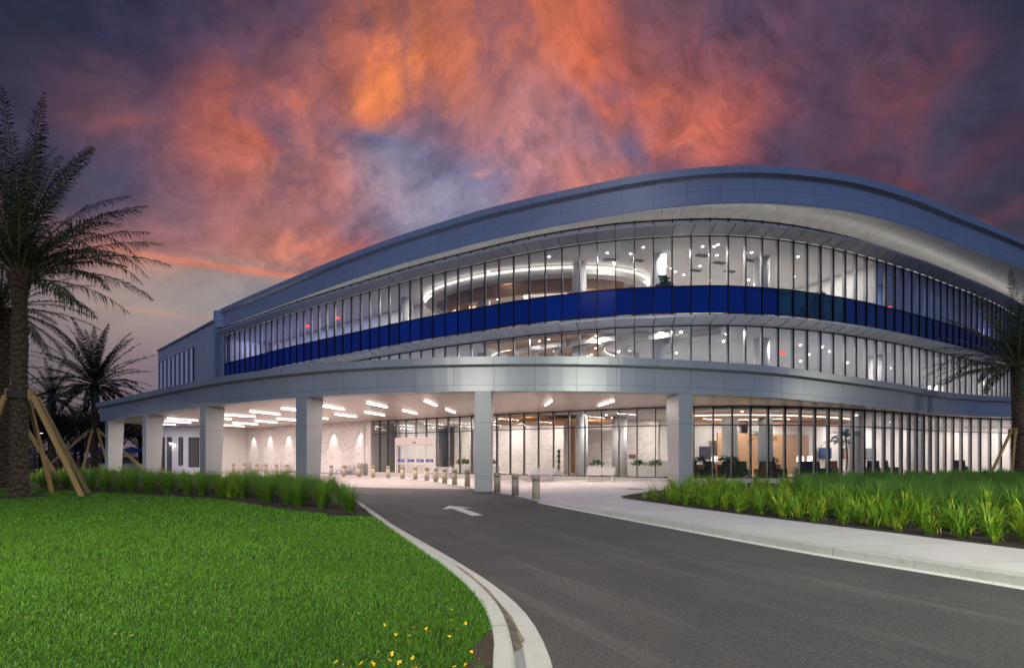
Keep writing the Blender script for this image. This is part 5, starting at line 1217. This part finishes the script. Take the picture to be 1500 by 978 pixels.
def braces(loc, zc, r, feet, label, w=.09):
    t = thing('tree_brace', label, 'tree brace', (loc[0], loc[1], .13), 0, 'timber tree braces')
    MB().lathe((0, 0, zc-.16), [(r+.05, 0), (r+.05, .3)], 24).build('strap', M['strap'], t)
    for (x, y) in feet:
        d = Vector((x, y, 0)).normalized(); a = d*(r+.09); 
        MB().box((a.x, a.y, zc), (.10, .13, .42), math.atan2(d.y, d.x)).build('block', M['timber'], t)
        o = MB().bar((0, 0, 0), (0, 0, 1), w, w*1.6).build('pole', M['timber'], t)
        s_ = Vector((a.x+d.x*.08, a.y+d.y*.08, zc-.05)); e_ = Vector((x, y, 0)); dv = s_-e_
        o.location = e_; o.rotation_euler = dv.to_track_quat('Z', 'Y').to_euler(); o.scale = (1, 1, dv.length)
# nearest palm on the left
P1 = thing('palm_tree', 'tallest near palm with rugged dark trunk braced by timber poles at the left', 'palm tree', (-19.2, 18.1, .12), 0, 'braced date palms')
palm_trunk(P1, 8.7, .25)
palm_crown(P1, 8.5, 6.5, 54, M['frond'], extra=[(0.05, 1.0, 5.6, 2.2), (.25, .85, 5.2, 2.0), (-.3, .75, 5.2, 1.9), (.1, .6, 5.0, 1.6), (-.1, .35, 4.2, 1.3), (.3, .1, 3.9, 1.0), (-.35, -.05, 3.8, .8), (.0, -.2, 3.4, .7)], elr=(.5, 1.55), seed=3, nl=60, w=.021, hang=.95)
braces((-19.2, 18.1), 4.0, .31, [(2.3, .15), (1.25, 1.6), (-1.8, -.3), (-.6, 1.9)], 'timber brace poles round the nearest left palm')
P0 = thing('palm_tree', 'dark palm cut by the left edge of the picture behind the nearest palm', 'palm tree', (-25.6, 23.2, .12), 1., 'braced date palms')
palm_trunk(P0, 9.0, .40); palm_crown(P0, 8.9, 4.8, 44, M['frond'], elr=(-.3, 1.45), seed=5)
braces((-25.6, 23.2), 3.9, .42, [(2.2, 1.), (-1.8, .3), (.3, -2.)], 'timber brace poles round the palm at the left picture edge')
P2 = thing('palm_tree', 'mid distance palm with full round crown left of the canopy end', 'palm tree', (-43.6, 48.5, .05), 2., 'braced date palms')
palm_trunk(P2, 9.2, .30); palm_crown(P2, 9.1, 6.6, 56, M['frond2'], elr=(-.35, 1.45), seed=8, nl=44, w=.05)
braces((-43.6, 48.5), 4.3, .38, [(-5.2, -.3), (6.4, -1.2), (1.0, -2.5), (2.4, -1.)], 'timber brace poles round the mid distance palm', .14)
P3 = thing('palm_tree', 'darkest far palm between the near trunk and the mid distance palm', 'palm tree', (-57.5, 58, .05), 3., 'braced date palms')
palm_trunk(P3, 9.0, .34); palm_crown(P3, 8.9, 5.2, 40, M['frond2'], elr=(-.35, 1.4), seed=9, nl=30, w=.04)
braces((-57.5, 58), 3.6, .45, [(-5.5, -2), (4.8, -2.)], 'timber brace poles round the darkest far palm', .15)
P4 = thing('palm_tree', 'palm with browned drooping fronds at the right picture edge before the facade', 'palm tree', (32.6, 29.9, .15), 4., 'braced date palms')
palm_trunk(P4, 7.4, .31); palm_crown(P4, 7.3, 5.6, 50, M['frond'], extra=[(-2.2, .75, 5.2, 1.55), (-1.9, .45, 5.2, 1.2), (-2.5, .6, 5.0, 1.4), (-2.0, .2, 4.6, .9)], elr=(-.05, 1.5), seed=11, nl=54, w=.026)
braces((32.6, 29.9), 3.2, .40, [(-2.4, -.4), (-1.3, -.8), (2.0, .5)], 'timber brace poles round the right edge palm')
random.seed(21)

for px, off, h, lb in ((1176, 3.4, 2.7, 'indoor palm arching beside the round column in the ground floor lounge'), (1285, 2.0, 2.9, 'tall indoor palm with several stems in the ground floor lounge'), (1298, 3.0, 2.5, 'smaller indoor palm just right of the tall indoor palm')):
    p = gp(px, off); t = thing('indoor_palm', lb, 'plant', (p[0], p[1], .22)); MB().lathe((0, 0, 0), [(.25, 0), (.32, .5)], 16).build('pot', M['planterw'], t)
    MB().tube([(0, 0, .3), (.08, 0, h*.5), (0, .05, h)], .05, 8).build('stem', M['bark'], t)
    v = []; f = []; rv = []; rf = []
    for k in range(13): frond(v, f, rv, rf, k*2.4, random.uniform(.3, 1.2), random.uniform(1.0, 1.4), 1.5, .5, 20, .02, .3)
    a = mk('crown', v, f, M['shrub'], t); a.location = (0, 0, h); b = mk('frond_stems', rv, rf, M['stemg'], t); b.location = (0, 0, h)
for px, w_, lb, mm in ((1128, 1.1, 'dark framed picture on the white lounge wall', 'chair'), (1365, 1.6, 'blue and grey picture on the pale right lounge wall', 'navy'), (1392, 1.2, 'brown picture at the right of the blue wall picture', 'terracotta'), (1420, 1.6, 'tall grey panel picture near the right end of the lounge', 'grey')):
    p = G0.off(sg(px), -7.7); q = thing('wall_picture', lb, 'picture', (p[0], p[1], 2.0), .35); MB().box((0, 0, 0), (w_, .06, 1.0)).build('frame', M['chair'], q); MB().box((0, -.04, 0), (w_-.12, .02, .88)).build('canvas', M[mm], q)
random.seed(22)
# ------------------------------------------------------------------ background trees
def tree_mesh(seed, h, r):
    random.seed(seed); mb = MB(); tips = []
    mb.tube([(0, 0, 0), (.1, 0, h*.25), (0, .1, h*.45)], [.35, .26, .2], 8)
    for k in range(9):
        a = k*2.4; e = random.uniform(.3, 1.2); p0_ = Vector((0, 0, h*random.uniform(.25, .45))); L = r*random.uniform(.6, 1.)
        p1_ = p0_+Vector((math.cos(a)*math.cos(e)*L*.5, math.sin(a)*math.cos(e)*L*.5, math.sin(e)*L*.6)); p2_ = p1_+Vector((math.cos(a+.3)*L*.4, math.sin(a+.3)*L*.4, L*.35))
        mb.tube([p0_, p1_, p2_], [.13, .08, .03], 6); tips += [p1_, p2_, (p1_+p2_)/2]
    tm = bpy.data.meshes.new('trunk'); tm.from_pydata([tuple(p) for p in mb.v], [], mb.f); tm.materials.append(M['bark'])
    n = 7000; cl = [(t_+Vector((random.gauss(0, .5), random.gauss(0, .5), random.gauss(.4, .5))), random.uniform(.7, 1.5)*r/5) for t_ in tips for _ in range(2)]
    V = []; F = []
    for i in range(n):
        c, rr = random.choice(cl); d = Vector((random.gauss(0, 1), random.gauss(0, 1), random.gauss(0, .75))).normalized()*rr*random.uniform(.5, 1.05)
        p = c+d; q = Vector((random.gauss(0, 1), random.gauss(0, 1), random.gauss(0, 1))).normalized(); s_ = q.cross(Vector((.2, .4, .9))).normalized(); L = random.uniform(.14, .3)
        b = len(V); V += [tuple(p), tuple(p+q*L*.5+s_*L*.3), tuple(p+q*L), tuple(p+q*L*.5-s_*L*.3)]; F.append((b, b+1, b+2, b+3))
    cm = bpy.data.meshes.new('crown'); cm.from_pydata(V, [], F); cm.materials.append(M['tree']); return tm, cm
TV = [tree_mesh(s_, 11, 6) for s_ in (31, 32, 33)]; random.seed(22)
tpos = [(px, Z, sc) for px, Z, sc in ((-60, 70, 1.1), (-5, 74, 1.0), (30, 82, 1.15), (60, 70, .95), (92, 84, 1.1), (120, 76, .95), (150, 86, 1.2), (176, 78, 1.0), (205, 88, 1.15), (232, 82, .9), (262, 80, .8), (10, 56, .8), (-40, 52, .9), (110, 60, .6))]
for i, (px, Z, sc) in enumerate(sorted(tpos)):
    x = (px-750)/680*Z; tm, cm = TV[i % 3]
    t = thing('dark_tree', 'dark bushy tree in the night background behind the palms, %s from the left' % ordn(i), 'tree', (x, Z, -.02), random.uniform(0, 6), 'dark background trees')
    link(bpy.data.objects.new('trunk', tm), t); link(bpy.data.objects.new('crown', cm), t); t.scale = (sc, sc, sc)
# dense shrubs low behind
for i in range(18):
    x = -95+i*4.0+random.uniform(-1, 1); y = 68+random.uniform(-2, 3)
    if x > -38: continue
    t = thing('dark_shrub', 'dark rounded shrub in the hedge line behind the umbrellas, %s from the left' % ordn(i), 'shrub', (x, y, -.02), 0, 'dark shrubs behind the umbrellas')
    me = TV[i % 3][1]; o = link(bpy.data.objects.new('foliage', me), t); o.scale = (.45, .45, .42); o.location = (0, 0, -.6)
    MB().tube([(0, 0, 0), (0, 0, 2.)], .1, 6).build('stem', M['bark'], t)
# umbrellas and low wall
def umbrella(px, Z, i):
    t = thing('patio_umbrella', ['blue patio umbrella left of the mid distance palm', 'blue patio umbrella just behind the mid distance palm', 'blue patio umbrella seen between the first two canopy columns', 'blue patio umbrella partly behind the second canopy column'][i], 'umbrella', ((px-750)/680*Z, Z, 0), 0, 'blue patio umbrellas')
    MB().lathe((0, 0, 2.3), [(1.75, 0), (1.72, .05), (.9, .42), (.03, .75)], 8).build('canopy', M['navy'], t); MB().tube([(0, 0, 0), (0, 0, 2.9)], .035, 8).build('pole', M['bench'], t)
    q = thing('patio_table', 'round grey table under the %s blue umbrella' % ordn(i), 'table', ((px-750)/680*Z, Z-.02, 0)); MB().lathe((0, 0, .7), [(.6, 0), (.6, .04)], 20).build('table_top', M['bench'], q)
    MB().lathe((0, 0, 0), [(.3, 0), (.3, .03), (.06, .06), (.06, .7)], 12).build('table_base', M['steel'], q)
for i, (px, Z) in enumerate(((113, 63), (149, 67), (193, 63), (203, 69))): umbrella(px, Z, i)
mb = MB(); wall(mb, (-55.5, 61), (-38.5, 58), 0, .75, .3); tag(mb.build('low_wall', M['kerb']), 'low pale wall behind the mid distance palm', 'wall')
t = thing('fire_hydrant', 'red fire hydrant on the grass left of the mid distance palm', 'fire hydrant', (-40.6*1.0, 41.0, .13))
MB().lathe((0, 0, 0), [(.16, 0), (.16, .05), (.11, .07), (.11, .55), (.15, .57), (.14, .65), (.08, .76), (.03, .8)], 16).build('barrel', M['red'], t)
MB().tube([(-.22, 0, .45), (.22, 0, .45)], .06, 8).build('side_caps', M['red'], t); MB().tube([(0, -.2, .4), (0, 0, .4)], .075, 8).build('front_cap', M['red'], t)
# street lamps: far one in view, two behind the viewer that light lawn, kerb and beds
def street_lamp(loc, h, power, label, rz=0., col=(1., .97, .80), size=.5, spread=2.6):
    t = thing('street_lamp', label, 'street lamp', loc, rz, 'street lamps')
    MB().tube([(0, 0, 0), (0, 0, h)], [.09, .06], 12).build('pole', M['metal_lamp'], t); MB().box((0, .45, h), (.35, .95, .1)).build('lamp_arm', M['metal_lamp'], t)
    MB().box((0, .55, h-.06), (.28, .5, .02)).build('diffuser', M['pole_head'], t)
    L = bpy.data.lights.new('street_lamp_light', 'AREA'); L.shape = 'DISK'; L.size = size; L.energy = power; L.color = col; L.spread = spread
    o = bpy.data.objects.new('street_lamp_light', L); link(o, t); o.location = (0, .55, h-.12); return o
street_lamp((-55.5, 54, 0), 4.5, 60, 'slim dark street lamp with small white light beyond the nearest palm')
l1 = street_lamp((-7., -2.5, .1), 8.5, 2100, 'tall street lamp on the lawn behind the viewer'); l1.rotation_euler = (R(38), 0, R(5))
l2 = street_lamp((11., -3.5, .1), 8.5, 2700, 'tall street lamp beside the right hand sidewalk behind the viewer', 0., (.97, 1., .80)); l2.rotation_euler = (R(38), 0, R(8))
l3 = street_lamp((-38, 30.5, .1), 7.0, 900, 'street lamp outside the left edge of the picture beyond the palms', R(-90)); l3.rotation_euler = (R(10), 0, 0)

l4 = street_lamp((36.5, 23.5, .1), 7.5, 260, 'added unseen lamp outside the right edge of the picture lighting the braced palm', R(60)); l4.rotation_euler = (R(55), 0, 0)  # unseen lamp added to brighten the crown of the right-edge palm
